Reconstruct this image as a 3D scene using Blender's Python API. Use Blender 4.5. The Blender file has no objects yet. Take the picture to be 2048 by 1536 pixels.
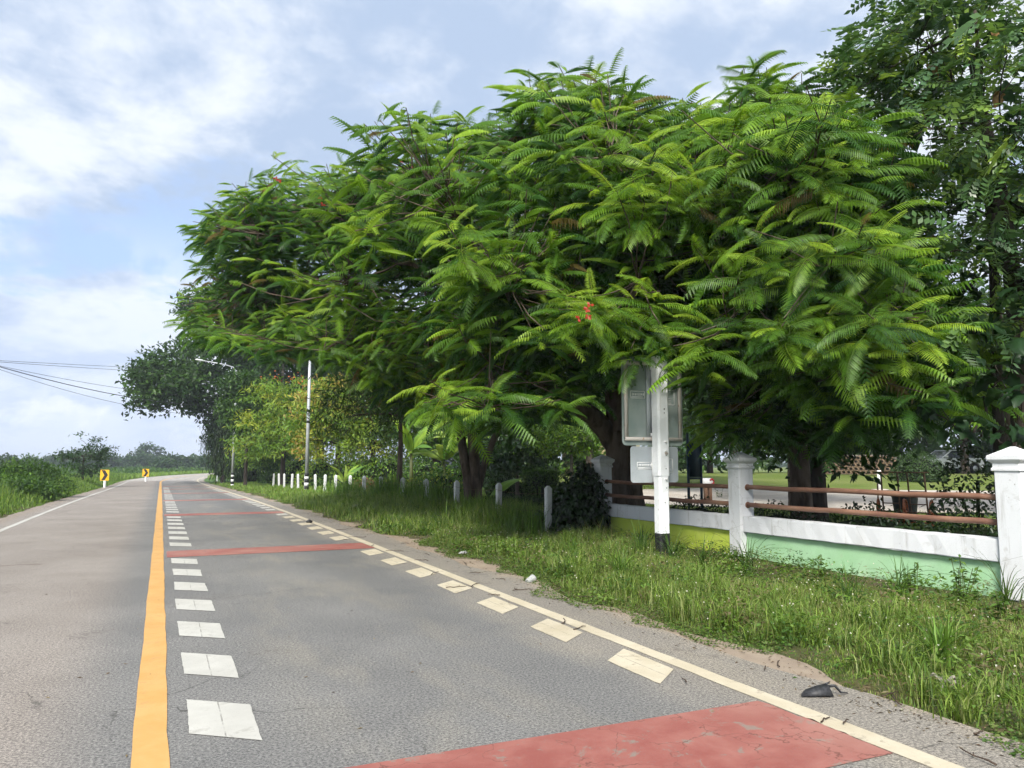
import bpy, bmesh, math, random
import numpy as np
from mathutils import Vector, Matrix

# ------------------------------------------------------------------ camera, sky, sun, exposure
scene = bpy.context.scene
COL = scene.collection
CAM_H = 1.45
F, PITCH, YAW = 1538.0, math.radians(5.90), math.radians(24.4)
cam_d = bpy.data.cameras.new('camera')
cam_d.sensor_width = 36.0
cam_d.lens = F / 2048.0 * 36.0
cam_d.clip_start = 0.05
cam_d.clip_end = 6000.0
cam = bpy.data.objects.new('camera', cam_d)
cam.location = (0, 0, CAM_H)
cam.rotation_euler = (math.pi / 2 + PITCH, 0, -YAW)
COL.objects.link(cam)
scene.camera = cam

SUN_TO = Vector((-0.52, -0.70, 0.72)).normalized()
sun_d = bpy.data.lights.new('sun', 'SUN')
sun_d.energy = 4.9
sun_d.angle = math.radians(14.0)
sun_d.color = (1.0, 0.95, 0.87)
sun = bpy.data.objects.new('sun', sun_d)
sun.rotation_euler = SUN_TO.to_track_quat('Z', 'Y').to_euler()
COL.objects.link(sun)

world = bpy.data.worlds.new('World')
scene.world = world
world.use_nodes = True
wn, wl = world.node_tree.nodes, world.node_tree.links
wn.clear()


def wnode(t, **kw):
    n = wn.new(t)
    for k, v in kw.items():
        setattr(n, k, v)
    return n


def wmath(op, a, b=None, clamp=False):
    n = wnode('ShaderNodeMath', operation=op, use_clamp=clamp)
    for i, s in enumerate((a, b)):
        if s is None:
            continue
        if hasattr(s, 'links'):
            wl.new(s, n.inputs[i])
        else:
            n.inputs[i].default_value = s
    return n.outputs[0]


def wmix(fac, a, b, blend='MIX'):
    n = wnode('ShaderNodeMix', data_type='RGBA', blend_type=blend)
    for i, s in ((0, fac), (6, a), (7, b)):
        if hasattr(s, 'links'):
            wl.new(s, n.inputs[i])
        else:
            n.inputs[i].default_value = s
    return n.outputs[2]


def wrange(v, a, b, c=0.0, d=1.0, smooth=True):
    n = wnode('ShaderNodeMapRange', interpolation_type='SMOOTHSTEP' if smooth else 'LINEAR')
    wl.new(v, n.inputs[0])
    for i, x in zip((1, 2, 3, 4), (a, b, c, d)):
        n.inputs[i].default_value = x
    return n.outputs[0]


sky = wnode('ShaderNodeTexSky', sky_type='NISHITA')
sky.sun_disc = False
sky.sun_elevation = math.asin(SUN_TO.z)
sky.sun_rotation = math.atan2(SUN_TO.x, SUN_TO.y)
sky.air_density = 1.0
sky.dust_density = 0.8
tc = wnode('ShaderNodeTexCoord')
sep = wnode('ShaderNodeSeparateXYZ')
wl.new(tc.outputs['Generated'], sep.inputs[0])
zc = wmath('MAXIMUM', sep.outputs[2], 0.0)
zz = wmath('ADD', zc, 0.30)
cx = wmath('DIVIDE', sep.outputs[0], zz)
cy = wmath('DIVIDE', sep.outputs[1], zz)
cmb = wnode('ShaderNodeCombineXYZ')
wl.new(cx, cmb.inputs[0])
wl.new(cy, cmb.inputs[1])


def wnoise(scale, detail, rough, dist, off=(0, 0, 0), src=None):
    mp = wnode('ShaderNodeMapping')
    wl.new(src or cmb.outputs[0], mp.inputs[0])
    mp.inputs['Location'].default_value = off
    n = wnode('ShaderNodeTexNoise')
    wl.new(mp.outputs[0], n.inputs['Vector'])
    n.inputs['Scale'].default_value = scale
    n.inputs['Detail'].default_value = detail
    n.inputs['Roughness'].default_value = rough
    n.inputs['Distortion'].default_value = dist
    return n.outputs[0]


def cam_dir(px, py):
    u, v = (px - 1024) / F, (768 - py) / F
    fy = math.cos(PITCH) - v * math.sin(PITCH)
    fz = math.sin(PITCH) + v * math.cos(PITCH)
    return Vector((u * math.cos(YAW) + fy * math.sin(YAW), -u * math.sin(YAW) + fy * math.cos(YAW), fz))


n_big = wnoise(1.9, 5.0, 0.55, 0.15, (3.7, 1.3, 0))
n_det = wnoise(6.5, 9.0, 0.6, 0.12, (0.4, 7.7, 0))
n_shd = wnoise(2.9, 9.0, 0.60, 0.2, (9.1, 2.2, 0))
cover = wmath('ADD', wmath('MULTIPLY', n_big, 0.55), wmath('MULTIPLY', n_det, 0.45))


def lobe(px, py, r0, r1, amt):
    """a broad cloud or gap of the sky around one compass direction and height"""
    d = cam_dir(px, py).normalized()
    dp = wnode('ShaderNodeVectorMath', operation='DOT_PRODUCT')
    wl.new(tc.outputs['Generated'], dp.inputs[0])
    dp.inputs[1].default_value = d
    return wrange(dp.outputs['Value'], math.cos(r1), math.cos(r0), 0.0, amt)


gap = wmath('ADD', lobe(330, 520, .02, .15, 0.13), lobe(60, 480, .02, .10, 0.06))
cover = wmath('SUBTRACT', cover, gap)
cov = wrange(cover, 0.30, 0.43)
cov = wmath('ADD', wmath('MULTIPLY', cov, 0.93), 0.04)
dark = wmath('ADD', wmath('ADD', wmath('MULTIPLY', n_shd, 1.15), wmath('MULTIPLY', n_det, 0.35)), lobe(640, 130, .05, .34, 0.22))
dark = wmath('SUBTRACT', dark, lobe(350, 110, .0, .13, 0.2))
dark = wmath('SUBTRACT', dark, lobe(510, 230, .0, .1, 0.12))
dk = wrange(dark, 0.64, 0.94)
cloud = wmix(dk, (7.9, 8.4, 9.2, 1), (4.3, 5.35, 7.1, 1))
hz = wrange(zc, 0.0, 0.30, 0.75, 0.0)
cloud = wmix(hz, cloud, (6.3, 7.2, 9.2, 1))
blue = wmix(1.0, sky.outputs[0], (1.15, 1.25, 1.42, 1), 'MULTIPLY')
blue = wmix(0.7, blue, (5.0, 6.6, 9.6, 1))
# small heaped clouds low over the horizon
low = wnoise(7.0, 7.0, 0.55, 0.2, (1.0, 0.0, 2.0), tc.outputs['Generated'])
lowm = wmath('MULTIPLY', wrange(low, 0.50, 0.58), wrange(zc, 0.0, 0.06))
lowm = wmath('MULTIPLY', lowm, wrange(zc, 0.14, 0.30, 0.8, 0.0))
skyc = wmix(cov, blue, cloud)
skyc = wmix(lowm, skyc, (8.2, 8.7, 9.4, 1))
bg = wnode('ShaderNodeBackground')
wl.new(skyc, bg.inputs[0])
bg.inputs[1].default_value = 0.096
wo = wnode('ShaderNodeOutputWorld')
wl.new(bg.outputs[0], wo.inputs[0])

scene.view_settings.view_transform = 'Standard'
scene.view_settings.look = 'None'
scene.view_settings.gamma = 1.0
scene.view_settings.exposure = 0.36
scene.view_settings.use_curve_mapping = False
scene.render.engine = 'CYCLES'
scene.cycles.max_bounces = 6
scene.cycles.diffuse_bounces = 2
scene.cycles.transmission_bounces = 3
scene.cycles.transparent_max_bounces = 8
scene.cycles.volume_bounces = 0
scene.cycles.use_adaptive_sampling = True
scene.cycles.adaptive_threshold = 0.035
scene.cycles.adaptive_min_samples = 16
scene.cycles.caustics_reflective = False
scene.cycles.caustics_refractive = False

# ------------------------------------------------------------------ helpers
RNG = np.random.default_rng(11)
random.seed(5)
R_ROAD, S_BEND = 240.0, 82.0


def smooth(a, b, x):
    t = np.clip((np.asarray(x, float) - a) / (b - a), 0, 1)
    return t * t * (3 - 2 * t)


def gz(Y):
    return -0.40 * smooth(20, 85, Y)


def road_pt(s, off):
    if s < S_BEND:
        return off, s
    a = (s - S_BEND) / R_ROAD
    return R_ROAD - (R_ROAD - off) * math.cos(a), S_BEND + (R_ROAD - off) * math.sin(a)


def road_off(X, Y):
    X, Y = np.asarray(X, float), np.asarray(Y, float)
    d = np.hypot(X - R_ROAD, Y - S_BEND)
    return np.where(Y < S_BEND, X, R_ROAD - d)


def gh(X, Y):
    off = road_off(X, Y)
    p = -0.03 + 0.05 * smooth(4.15, 4.9, off) - 0.03 * smooth(6.5, 8.2, off) + 0.07 * smooth(-3.8, -4.6, off)
    k = 1 - smooth(66, 80, Y)
    X, Y = np.asarray(X, float), np.asarray(Y, float)
    rise = .85 * smooth(29, 54, X * .62 + Y * .78) * smooth(12, 20, X) * (1 - smooth(66, 90, Y))
    return gz(Y) + p * k - 0.03 * (1 - k) + rise


def P(px, py, dist):
    """world point seen at that picture position, at that ground distance"""
    d = cam_dir(px, py)
    t = dist / math.hypot(d.x, d.y)
    return Vector((d.x * t, d.y * t, CAM_H + d.z * t))


def G(px, dist):
    p = P(px, 927, dist)
    return Vector((p.x, p.y, float(gh(p.x, p.y))))


def gnd(px, py):
    d = cam_dir(px, py)
    t = -CAM_H / d.z
    for _ in range(25):
        t = .5 * t + .5 * (float(gh(d.x * t, d.y * t) if d.x * t > 9 else gz(d.y * t)) - CAM_H) / d.z
    return d.x * t, d.y * t


def proj(p):
    p = np.asarray(p, float)
    x, y, z = p[..., 0], p[..., 1], p[..., 2] - CAM_H
    r = x * math.cos(YAW) - y * math.sin(YAW)
    f = x * math.sin(YAW) + y * math.cos(YAW)
    u = z * math.cos(PITCH) - f * math.sin(PITCH)
    f2 = f * math.cos(PITCH) + z * math.sin(PITCH)
    f2 = np.where(f2 < .1, .1, f2)
    return 1024 + F * r / f2, 768 - F * u / f2, f2


def in_poly(x, y, poly):
    n = len(poly)
    c = np.zeros(np.shape(x), bool)
    for i in range(n):
        x1, y1 = poly[i]
        x2, y2 = poly[(i + 1) % n]
        if y1 == y2:
            continue
        c ^= ((y1 > y) != (y2 > y)) & (x < (x2 - x1) * (y - y1) / (y2 - y1) + x1)
    return c


def inside(x, y, poly):
    c = False
    j = len(poly) - 1
    for i in range(len(poly)):
        (x1, y1), (x2, y2) = poly[i], poly[j]
        if (y1 > y) != (y2 > y) and x < (x2 - x1) * (y - y1) / (y2 - y1) + x1:
            c = not c
        j = i
    return c


def lin(r, g, b):
    f = lambda c: (c / 255 / 12.92) if c / 255 <= .04045 else ((c / 255 + .055) / 1.055) ** 2.4
    return (f(r), f(g), f(b))


def mesh_np(name, verts, quads=None, tris=None, col=None, mats=(), qm=None, tm=None, smooth_=False, uv=None):
    me = bpy.data.meshes.new(name)
    verts = np.asarray(verts, np.float32).reshape(-1, 3)
    quads = np.zeros((0, 4), np.int32) if quads is None else np.asarray(quads, np.int32).reshape(-1, 4)
    tris = np.zeros((0, 3), np.int32) if tris is None else np.asarray(tris, np.int32).reshape(-1, 3)
    nq, nt = len(quads), len(tris)
    me.vertices.add(len(verts))
    me.vertices.foreach_set('co', verts.ravel())
    loops = np.concatenate([quads.ravel(), tris.ravel()]).astype(np.int32)
    me.loops.add(len(loops))
    me.loops.foreach_set('vertex_index', loops)
    me.polygons.add(nq + nt)
    st = np.concatenate([np.arange(nq) * 4, nq * 4 + np.arange(nt) * 3]).astype(np.int32)
    me.polygons.foreach_set('loop_start', st)
    if qm is not None or tm is not None:
        mi = np.concatenate([np.zeros(nq, np.int32) if qm is None else qm, np.zeros(nt, np.int32) if tm is None else tm])
        me.polygons.foreach_set('material_index', mi.astype(np.int32))
    if smooth_:
        me.polygons.foreach_set('use_smooth', np.ones(nq + nt, bool))
    if col is not None:
        col = np.asarray(col, np.float32)
        c4 = np.ones((len(verts), 4), np.float32)
        c4[:, :3] = col
        a = me.attributes.new('col', 'FLOAT_COLOR', 'POINT')
        a.data.foreach_set('color', c4.ravel())
    if uv is not None:
        l = me.uv_layers.new(name='UVMap')
        l.data.foreach_set('uv', np.asarray(uv, np.float32)[loops].ravel())
    for m in mats:
        me.materials.append(m)
    me.update(calc_edges=True)
    return me


def link(name, me, parent=None, loc=None):
    o = bpy.data.objects.new(name, me)
    COL.objects.link(o)
    if parent is not None:
        o.parent = parent
    if loc is not None:
        o.location = loc
    return o


def tag(o, label=None, cat=None, group=None, kind=None):
    for k, v in (('label', label), ('category', cat), ('group', group), ('kind', kind)):
        if v:
            o[k] = v
    return o


def empty(name, loc, label, cat, group=None, rz=0.0):
    o = bpy.data.objects.new(name, None)
    COL.objects.link(o)
    o.location = loc
    o.rotation_euler = (0, 0, rz)
    o.empty_display_size = .2
    return tag(o, label, cat, group)


class MB:
    """collects pieces of ONE part"""

    def __init__(s):
        s.v, s.q, s.t, s.c, s.n = [], [], [], [], 0

    def add(s, v, q=None, t=None, c=None):
        v = np.asarray(v, float).reshape(-1, 3)
        if q is not None and len(q):
            s.q.append(np.asarray(q, int).reshape(-1, 4) + s.n)
        if t is not None and len(t):
            s.t.append(np.asarray(t, int).reshape(-1, 3) + s.n)
        s.v.append(v)
        if c is not None:
            c = np.asarray(c, float)
            s.c.append(np.broadcast_to(c, (len(v), 3)))
        s.n += len(v)
        return s

    def tube(s, pts, radii, sides=6, jitter=0.0, c=None, cap=True):
        pts = np.asarray(pts, float)
        n = len(pts)
        radii = np.broadcast_to(np.asarray(radii, float), (n,))
        tan = np.gradient(pts, axis=0)
        tan /= np.linalg.norm(tan, axis=1)[:, None] + 1e-9
        ref = np.array([0., 0, 1]) if abs(tan[0][2]) < .9 else np.array([1., 0, 0])
        a = np.cross(tan, ref)
        a /= np.linalg.norm(a, axis=1)[:, None] + 1e-9
        b = np.cross(tan, a)
        th = np.arange(sides) / sides * 2 * math.pi
        rr = radii[:, None] * (1 + jitter * RNG.uniform(-1, 1, (n, sides)))
        v = pts[:, None] + rr[..., None] * (np.cos(th)[None, :, None] * a[:, None] + np.sin(th)[None, :, None] * b[:, None])
        i = np.arange(n - 1)[:, None] * sides
        j = np.arange(sides)[None]
        j2 = (j + 1) % sides
        q = np.stack([i + j, i + j2, i + sides + j2, i + sides + j], -1).reshape(-1, 4)
        v = v.reshape(-1, 3)
        t = None
        if cap:
            v = np.vstack([v, pts[0], pts[-1]])
            k = n * sides
            t = [(k, (x + 1) % sides, x) for x in range(sides)] + [(k + 1, (n - 1) * sides + x, (n - 1) * sides + (x + 1) % sides) for x in range(sides)]
        return s.add(v, q, t, c)

    def box(s, c, d, rz=0.0, col=None):
        x, y, z = np.array(d) / 2
        v = np.array([(sx * x, sy * y, sz * z) for sz in (-1, 1) for sy in (-1, 1) for sx in (-1, 1)])
        ca, sa = math.cos(rz), math.sin(rz)
        v = np.stack([v[:, 0] * ca - v[:, 1] * sa, v[:, 0] * sa + v[:, 1] * ca, v[:, 2]], 1) + np.array(c)
        q = [(0, 2, 3, 1), (4, 5, 7, 6), (0, 1, 5, 4), (2, 6, 7, 3), (0, 4, 6, 2), (1, 3, 7, 5)]
        return s.add(v, q, None, col)

    def mesh(s, name, mats, smooth_=False):
        return mesh_np(name, np.vstack(s.v), np.vstack(s.q) if s.q else None, np.vstack(s.t) if s.t else None,
                       np.vstack(s.c) if s.c else None, mats, smooth_=smooth_)

    def build(s, name, mat, parent=None, smooth_=False):
        return link(name, s.mesh(name, [mat], smooth_), parent)


def bev_box(name, c, d, mat, parent=None, bevel=.008, rz=0.0, seg=2, taper=None):
    bm = bmesh.new()
    bmesh.ops.create_cube(bm, size=1.0)
    for v in bm.verts:
        k = taper if (taper and v.co.z > 0) else 1.0
        v.co = Vector((v.co.x * d[0] * k, v.co.y * d[1] * k, v.co.z * d[2]))
    if bevel:
        bmesh.ops.bevel(bm, geom=list(bm.edges), offset=bevel, segments=seg, affect='EDGES')
    me = bpy.data.meshes.new(name)
    bm.to_mesh(me)
    bm.free()
    me.materials.append(mat)
    o = link(name, me, parent, c)
    o.rotation_euler = (0, 0, rz)
    return o


def rounded_rect(w, h, r, n=5):
    pts = []
    for cx_, cz_, a0 in ((w / 2 - r, h / 2 - r, 0), (-w / 2 + r, h / 2 - r, 90), (-w / 2 + r, -h / 2 + r, 180), (w / 2 - r, -h / 2 + r, 270)):
        for k in range(n):
            a = math.radians(a0 + 90 * k / (n - 1))
            pts.append((cx_ + r * math.cos(a), cz_ + r * math.sin(a)))
    return pts


def plate(name, pts, thick, mat, parent, c, axis='Y', bevel=0.0):
    """flat panel from an outline in x,z, thickness along y"""
    bm = bmesh.new()
    vs = [bm.verts.new((x, -thick / 2, z)) for x, z in pts]
    f = bm.faces.new(vs)
    ext = bmesh.ops.extrude_face_region(bm, geom=[f])
    bmesh.ops.translate(bm, vec=(0, thick, 0), verts=[e for e in ext['geom'] if isinstance(e, bmesh.types.BMVert)])
    bmesh.ops.recalc_face_normals(bm, faces=list(bm.faces))
    me = bpy.data.meshes.new(name)
    bm.to_mesh(me)
    bm.free()
    me.materials.append(mat)
    return link(name, me, parent, c)


# ------------------------------------------------------------------ materials
class MT:
    def __init__(s, name, rough=.8, spec=.3):
        s.m = bpy.data.materials.new(name)
        s.m.use_nodes = True
        s.n, s.l = s.m.node_tree.nodes, s.m.node_tree.links
        s.b = s.n['Principled BSDF']
        s.b.inputs['Roughness'].default_value = rough
        s.b.inputs['Specular IOR Level'].default_value = spec
        s.tc = s.n.new('ShaderNodeTexCoord')

    def set(s, inp, v):
        if hasattr(v, 'links'):
            s.l.new(v, inp)
        else:
            inp.default_value = v if not (isinstance(v, tuple) and len(v) == 3 and inp.type == 'RGBA') else (*v, 1)

    def noise(s, scale, detail=4, rough=.55, dist=0.0, src=None, mapping=None):
        n = s.n.new('ShaderNodeTexNoise')
        src = src or s.tc.outputs['Object']
        if mapping:
            mp = s.n.new('ShaderNodeMapping')
            s.l.new(src, mp.inputs[0])
            mp.inputs['Scale'].default_value = mapping
            src = mp.outputs[0]
        s.l.new(src, n.inputs['Vector'])
        for k, v in (('Scale', scale), ('Detail', detail), ('Roughness', rough), ('Distortion', dist)):
            n.inputs[k].default_value = v
        return n.outputs[0]

    def voro(s, scale, feature='F1', src=None):
        n = s.n.new('ShaderNodeTexVoronoi')
        n.feature = feature
        s.l.new(src or s.tc.outputs['Object'], n.inputs['Vector'])
        n.inputs['Scale'].default_value = scale
        return n.outputs['Distance']

    def rng(s, v, a, b, c=0., d=1.):
        n = s.n.new('ShaderNodeMapRange')
        n.interpolation_type = 'SMOOTHSTEP'
        s.l.new(v, n.inputs[0])
        for i, x in zip((1, 2, 3, 4), (a, b, c, d)):
            n.inputs[i].default_value = x
        return n.outputs[0]

    def math(s, op, a, b=0.0):
        n = s.n.new('ShaderNodeMath')
        n.operation = op
        s.set(n.inputs[0], a)
        s.set(n.inputs[1], b)
        return n.outputs[0]

    def mix(s, f, a, b, blend='MIX'):
        n = s.n.new('ShaderNodeMix')
        n.data_type = 'RGBA'
        n.blend_type = blend
        s.set(n.inputs[0], f)
        s.set(n.inputs[6], a)
        s.set(n.inputs[7], b)
        return n.outputs[2]

    def uv(s):
        n = s.n.new('ShaderNodeUVMap')
        sp = s.n.new('ShaderNodeSeparateXYZ')
        s.l.new(n.outputs[0], sp.inputs[0])
        return n.outputs[0], sp.outputs[0], sp.outputs[1]

    def col(s, v):
        s.set(s.b.inputs['Base Color'], v)
        return s

    def bump(s, h, strength=.3, dist=.01):
        n = s.n.new('ShaderNodeBump')
        n.inputs['Strength'].default_value = strength
        n.inputs['Distance'].default_value = dist
        s.l.new(h, n.inputs['Height'])
        s.l.new(n.outputs[0], s.b.inputs['Normal'])
        return s


def leaf_material(name, rough=.45, trans=.44, spec=.35, boost=(1.35, 1.25, .8)):
    t = MT(name, rough, spec)
    at = t.n.new('ShaderNodeAttribute')
    at.attribute_name = 'col'
    c = at.outputs['Color']
    t.col(c)
    tr = t.n.new('ShaderNodeBsdfTranslucent')
    t.l.new(t.mix(1.0, c, boost, 'MULTIPLY'), tr.inputs[0])
    mx = t.n.new('ShaderNodeMixShader')
    mx.inputs[0].default_value = trans
    t.l.new(t.b.outputs[0], mx.inputs[1])
    t.l.new(tr.outputs[0], mx.inputs[2])
    t.l.new(mx.outputs[0], t.n['Material Output'].inputs[0])
    return t.m


M_LEAF = leaf_material('leaf')
M_GLOSS = leaf_material('glossy_leaf', .33, .3, .5)
M_GRASS = leaf_material('grass_blade', .5, .32, .3)


def bark(name, a, b, sc=1.0):
    t = MT(name, .9, .15)
    n1 = t.noise(6 * sc, 6, .6, .4, mapping=(1, 1, .25))
    n2 = t.noise(1.3 * sc, 3)
    c = t.mix(t.rng(n1, .35, .65), a, b)
    c = t.mix(t.rng(n2, .5, .7, 0, .5), c, (b[0] * 1.3, b[1] * 1.35, b[2] * 1.3))
    t.col(c).bump(n1, .6, .03)
    return t.m


M_BARK = bark('bark_brown', (.055, .04, .03), (.15, .115, .09))
M_BARK2 = bark('bark_grey', (.07, .062, .05), (.19, .17, .14))
M_BARKD = bark('bark_dark', (.03, .024, .02), (.075, .06, .05))


def white_paint(name, base=(.74, .76, .78), dirt=(.42, .40, .36), crack=True, amount=.55, sc=1.0):
    t = MT(name, .72, .3)
    n1 = t.noise(5 * sc, 8, .65, .3)
    n2 = t.noise(1.4 * sc, 5, .6, mapping=(1, 1, .35))
    c = t.mix(t.rng(n1, .56, .74, 0, amount), base, dirt)
    c = t.mix(t.rng(n2, .52, .75, 0, amount * .7), c, (dirt[0] * 1.25, dirt[1] * 1.25, dirt[2] * 1.2))
    n3 = t.noise(11 * sc, 8, .7, .5)
    c = t.mix(t.rng(n3, .63, .70, 0, .7), c, (.30, .285, .26))
    stn = t.noise(2.2 * sc, 6, .65, .2, mapping=(3, 3, .25))
    c = t.mix(t.rng(stn, .56, .72, 0, amount), c, (dirt[0] * .8, dirt[1] * .8, dirt[2] * .78))
    if crack:
        v = t.voro(2.6 * sc, 'DISTANCE_TO_EDGE', src=None)
        c = t.mix(t.math('MULTIPLY', t.rng(v, .0, .008, .6, 0), t.rng(n2, .45, .6)), c, (.18, .17, .15))
    t.col(c).bump(t.noise(30 * sc, 6, .6), .25, .004)
    return t.m


M_WPOST = white_paint('white_painted_concrete', (.76, .78, .80), (.50, .49, .46), True, .35, 1.4)
M_WPILLAR = white_paint('whitewashed_plaster', (.72, .735, .76), (.42, .41, .39), True, .6)
M_WSTAKE = white_paint('weathered_white_concrete', (.62, .63, .63), (.22, .215, .19), False, .85, 2.2)


def wall_paint(name, a, b, stain):
    t = MT(name, .85, .2)
    n1 = t.noise(1.6, 6, .6, .3)
    n2 = t.noise(9, 8, .65)
    c = t.mix(t.rng(n1, .35, .68), a, b)
    c = t.mix(t.rng(n2, .58, .74, 0, .45), c, stain)
    n4 = t.noise(1.0, 5, .6, mapping=(1, 1, .2))
    c = t.mix(t.rng(n4, .55, .72, 0, .5), c, stain)
    sp = t.n.new('ShaderNodeSeparateXYZ')
    t.l.new(t.tc.outputs['Object'], sp.inputs[0])
    mud = t.rng(t.math('ADD', sp.outputs[2], t.math('MULTIPLY', n2, .30)), .06, -.06)
    c = t.mix(t.math('MULTIPLY', mud, .55), c, (.25, .21, .13))
    t.col(c).bump(t.noise(24, 6), .3, .005)
    return t.m


M_MINT = wall_paint('mint_green_paint', (.34, .58, .33), (.41, .64, .41), (.44, .48, .34))
M_LIME = wall_paint('lime_green_paint', (.53, .66, .08), (.60, .70, .13), (.44, .43, .19))

t = MT('rusty_pipe', .6, .4)
n1 = t.noise(6, 6, .6, .3, mapping=(1, .35, 1))
n2 = t.noise(2.2, 4, .6, mapping=(1, .3, 1))
c = t.mix(t.rng(n1, .35, .68), (.185, .09, .062), (.30, .165, .11))
c = t.mix(t.rng(n2, .52, .7, 0, .55), c, (.36, .22, .13))
t.col(c).bump(t.noise(40, 5), .3, .003)
M_RUST = t.m

t = MT('galvanised_back', .45, .5)
n1 = t.noise(3, 6, .6)
n2 = t.noise(26, 4, .7)
c = t.mix(t.rng(n1, .35, .7), (.26, .325, .31), (.34, .39, .375))
c = t.mix(t.rng(n2, .63, .72, 0, .3), c, (.5, .55, .53))
t.col(c)
t.b.inputs['Metallic'].default_value = .25
M_GALV = t.m
t = MT('aluminium_back', .5, .5)
n1 = t.noise(2.5, 5, .6)
t.col(t.mix(t.rng(n1, .35, .7), (.36, .40, .43), (.44, .475, .5)))
t.b.inputs['Metallic'].default_value = .2
M_ALU = t.m
t = MT('frame_primer', .7, .3)
n1 = t.noise(14, 6, .65)
c = t.mix(t.rng(n1, .55, .72), (.56, .52, .48), (.36, .22, .13))
t.col(c)
M_FRAME = t.m


def plain(name, col, rough=.6, spec=.4, var=.12, sc=8, metal=0.0):
    t = MT(name, rough, spec)
    n = t.noise(sc, 5, .6)
    t.col(t.mix(t.rng(n, .3, .7), tuple(x * (1 - var) for x in col), tuple(min(1, x * (1 + var)) for x in col)))
    t.b.inputs['Metallic'].default_value = metal
    return t.m


M_BLACK = plain('black_paint', (.018, .019, .02), .6, .3, .4)
M_WHITE = plain('white_paint', (.74, .75, .75), .6, .3, .06)
M_SILVER = plain('galvanised_pole', (.50, .53, .55), .42, .5, .12, 5, .3)
M_LAMPW = plain('lamp_grey', (.60, .63, .62), .4, .5, .05)
M_YELLOW = plain('sign_yellow', (.80, .42, .012), .35, .5, .05)
M_BLUEP = plain('blue_steel_paint', (.02, .055, .10), .5, .4, .2)
M_BLUER = plain('blue_roof_sheet', (.12, .42, .62), .4, .4, .1)
M_CREAM = plain('cream_wall', (.55, .47, .25), .8, .2, .1)
M_CARW = plain('car_paint_white', (.72, .74, .76), .25, .6, .03)
M_CARG = plain('car_paint_silver', (.48, .50, .51), .28, .6, .03, 8, .3)
M_GLASS = plain('dark_glass', (.02, .025, .03), .08, .7, .1)
M_TYRE = plain('tyre_rubber', (.018, .018, .018), .85, .2, .2)
M_RIM = plain('wheel_rim', (.45, .46, .47), .35, .5, .1, 8, .6)
M_REDP = plain('red_paint', (.45, .02, .03), .45, .4, .1)
M_ORANGE = plain('rusty_orange_steel', (.26, .085, .035), .7, .3, .35, 20)
M_BROWNW = plain('weathered_brown_steel', (.14, .08, .05), .75, .3, .3, 20)
M_PLASTIC = plain('dark_plastic_bin', (.03, .032, .035), .5, .4, .2)
M_WIRE = plain('dark_wire', (.03, .03, .032), .6, .3, .1)
M_TWIG = plain('dry_twig', (.075, .055, .042), .9, .1, .4, 60)
M_RAG = plain('black_rubber_scrap', (.03, .031, .034), .55, .4, .5, 40)
M_FOAM = plain('pale_litter', (.34, .35, .34), .7, .3, .25, 60)
M_HUSK = plain('dried_husk', (.30, .27, .23), .9, .1, .4, 40)
M_BRICK = plain('clay_lattice_block', (.21, .15, .10), .9, .15, .3, 12)
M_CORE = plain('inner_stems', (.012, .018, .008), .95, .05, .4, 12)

# asphalt
t = MT('asphalt', .88, .25)
UV, U, V = t.uv()
agg = t.voro(50, src=UV)
fine = t.noise(58, 5, .85, src=UV)
broad = t.noise(.55, 5, .6, .3, src=UV)
strk = t.noise(1.0, 5, .6, .2, src=UV, mapping=(1.6, .5, 1))
lane = t.rng(U, -.75, -.1)
left = t.mix(t.rng(broad, .3, .7), (.225, .200, .178), (.280, .252, .226))
right = t.mix(t.rng(broad, .3, .7), (.150, .149, .146), (.198, .194, .186))
c = t.mix(lane, left, right)
c = t.mix(t.math('MULTIPLY', t.rng(strk, .45, .68), t.rng(U, .4, 1.2, 0, .55)), c, (.25, .232, .196))
# darker wheel-worn band in the middle of the right lane, pale fines blown to the edge
band = t.math('MULTIPLY', t.rng(U, 1.7, 2.4), t.rng(U, 2.6, 3.2, 1, 0))
c = t.mix(t.math('MULTIPLY', band, .35), c, (.108, .110, .112))
edge = t.rng(t.math('ADD', U, t.math('MULTIPLY', broad, .9)), 3.15, 3.95)
c = t.mix(t.math('MULTIPLY', edge, .42), c, (.30, .26, .205))
sand = t.rng(t.math('ADD', t.math('ADD', U, t.math('MULTIPLY', t.noise(1.6, 6, .65, .4, src=UV), .9)), t.math('MULTIPLY', t.noise(.16, 2, .5, src=UV), 1.0)), 4.85, 5.2)
c = t.mix(t.math('MULTIPLY', sand, .9), c, (.31, .26, .20))
sandL = t.rng(t.math('ADD', U, t.math('MULTIPLY', broad, -.8)), -3.75, -4.05)
c = t.mix(t.math('MULTIPLY', sandL, .75), c, (.25, .21, .17))
c = t.mix(t.math('MULTIPLY', t.rng(V, 86, 96), .75), c, (.40, .375, .34))
blot = t.noise(.9, 3, .5, .6, src=UV)
c = t.mix(t.math('MULTIPLY', t.rng(blot, .60, .68), t.rng(t.noise(14, 4, .7, src=UV), .45, .6, 0, .35)), c, (.085, .07, .06))
patch = t.noise(2.7, 3, .5, 1.2, src=UV, mapping=(.5, 2.2, 1))
c = t.mix(t.math('MULTIPLY', t.rng(patch, .715, .74), t.rng(U, -.6, -.9, 0, .55)), c, (.10, .07, .05))
c = t.mix(t.rng(fine, .38, .62), t.mix(1.0, c, (.46, .46, .47), 'MULTIPLY'), t.mix(1.0, c, (1.52, 1.51, 1.48), 'MULTIPLY'))
c = t.mix(t.rng(agg, .0, .32, .6, 0), c, t.mix(1.0, c, (1.9, 1.9, 1.85), 'MULTIPLY'))
wob = t.n.new('ShaderNodeVectorMath')
wob.operation = 'ADD'
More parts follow.
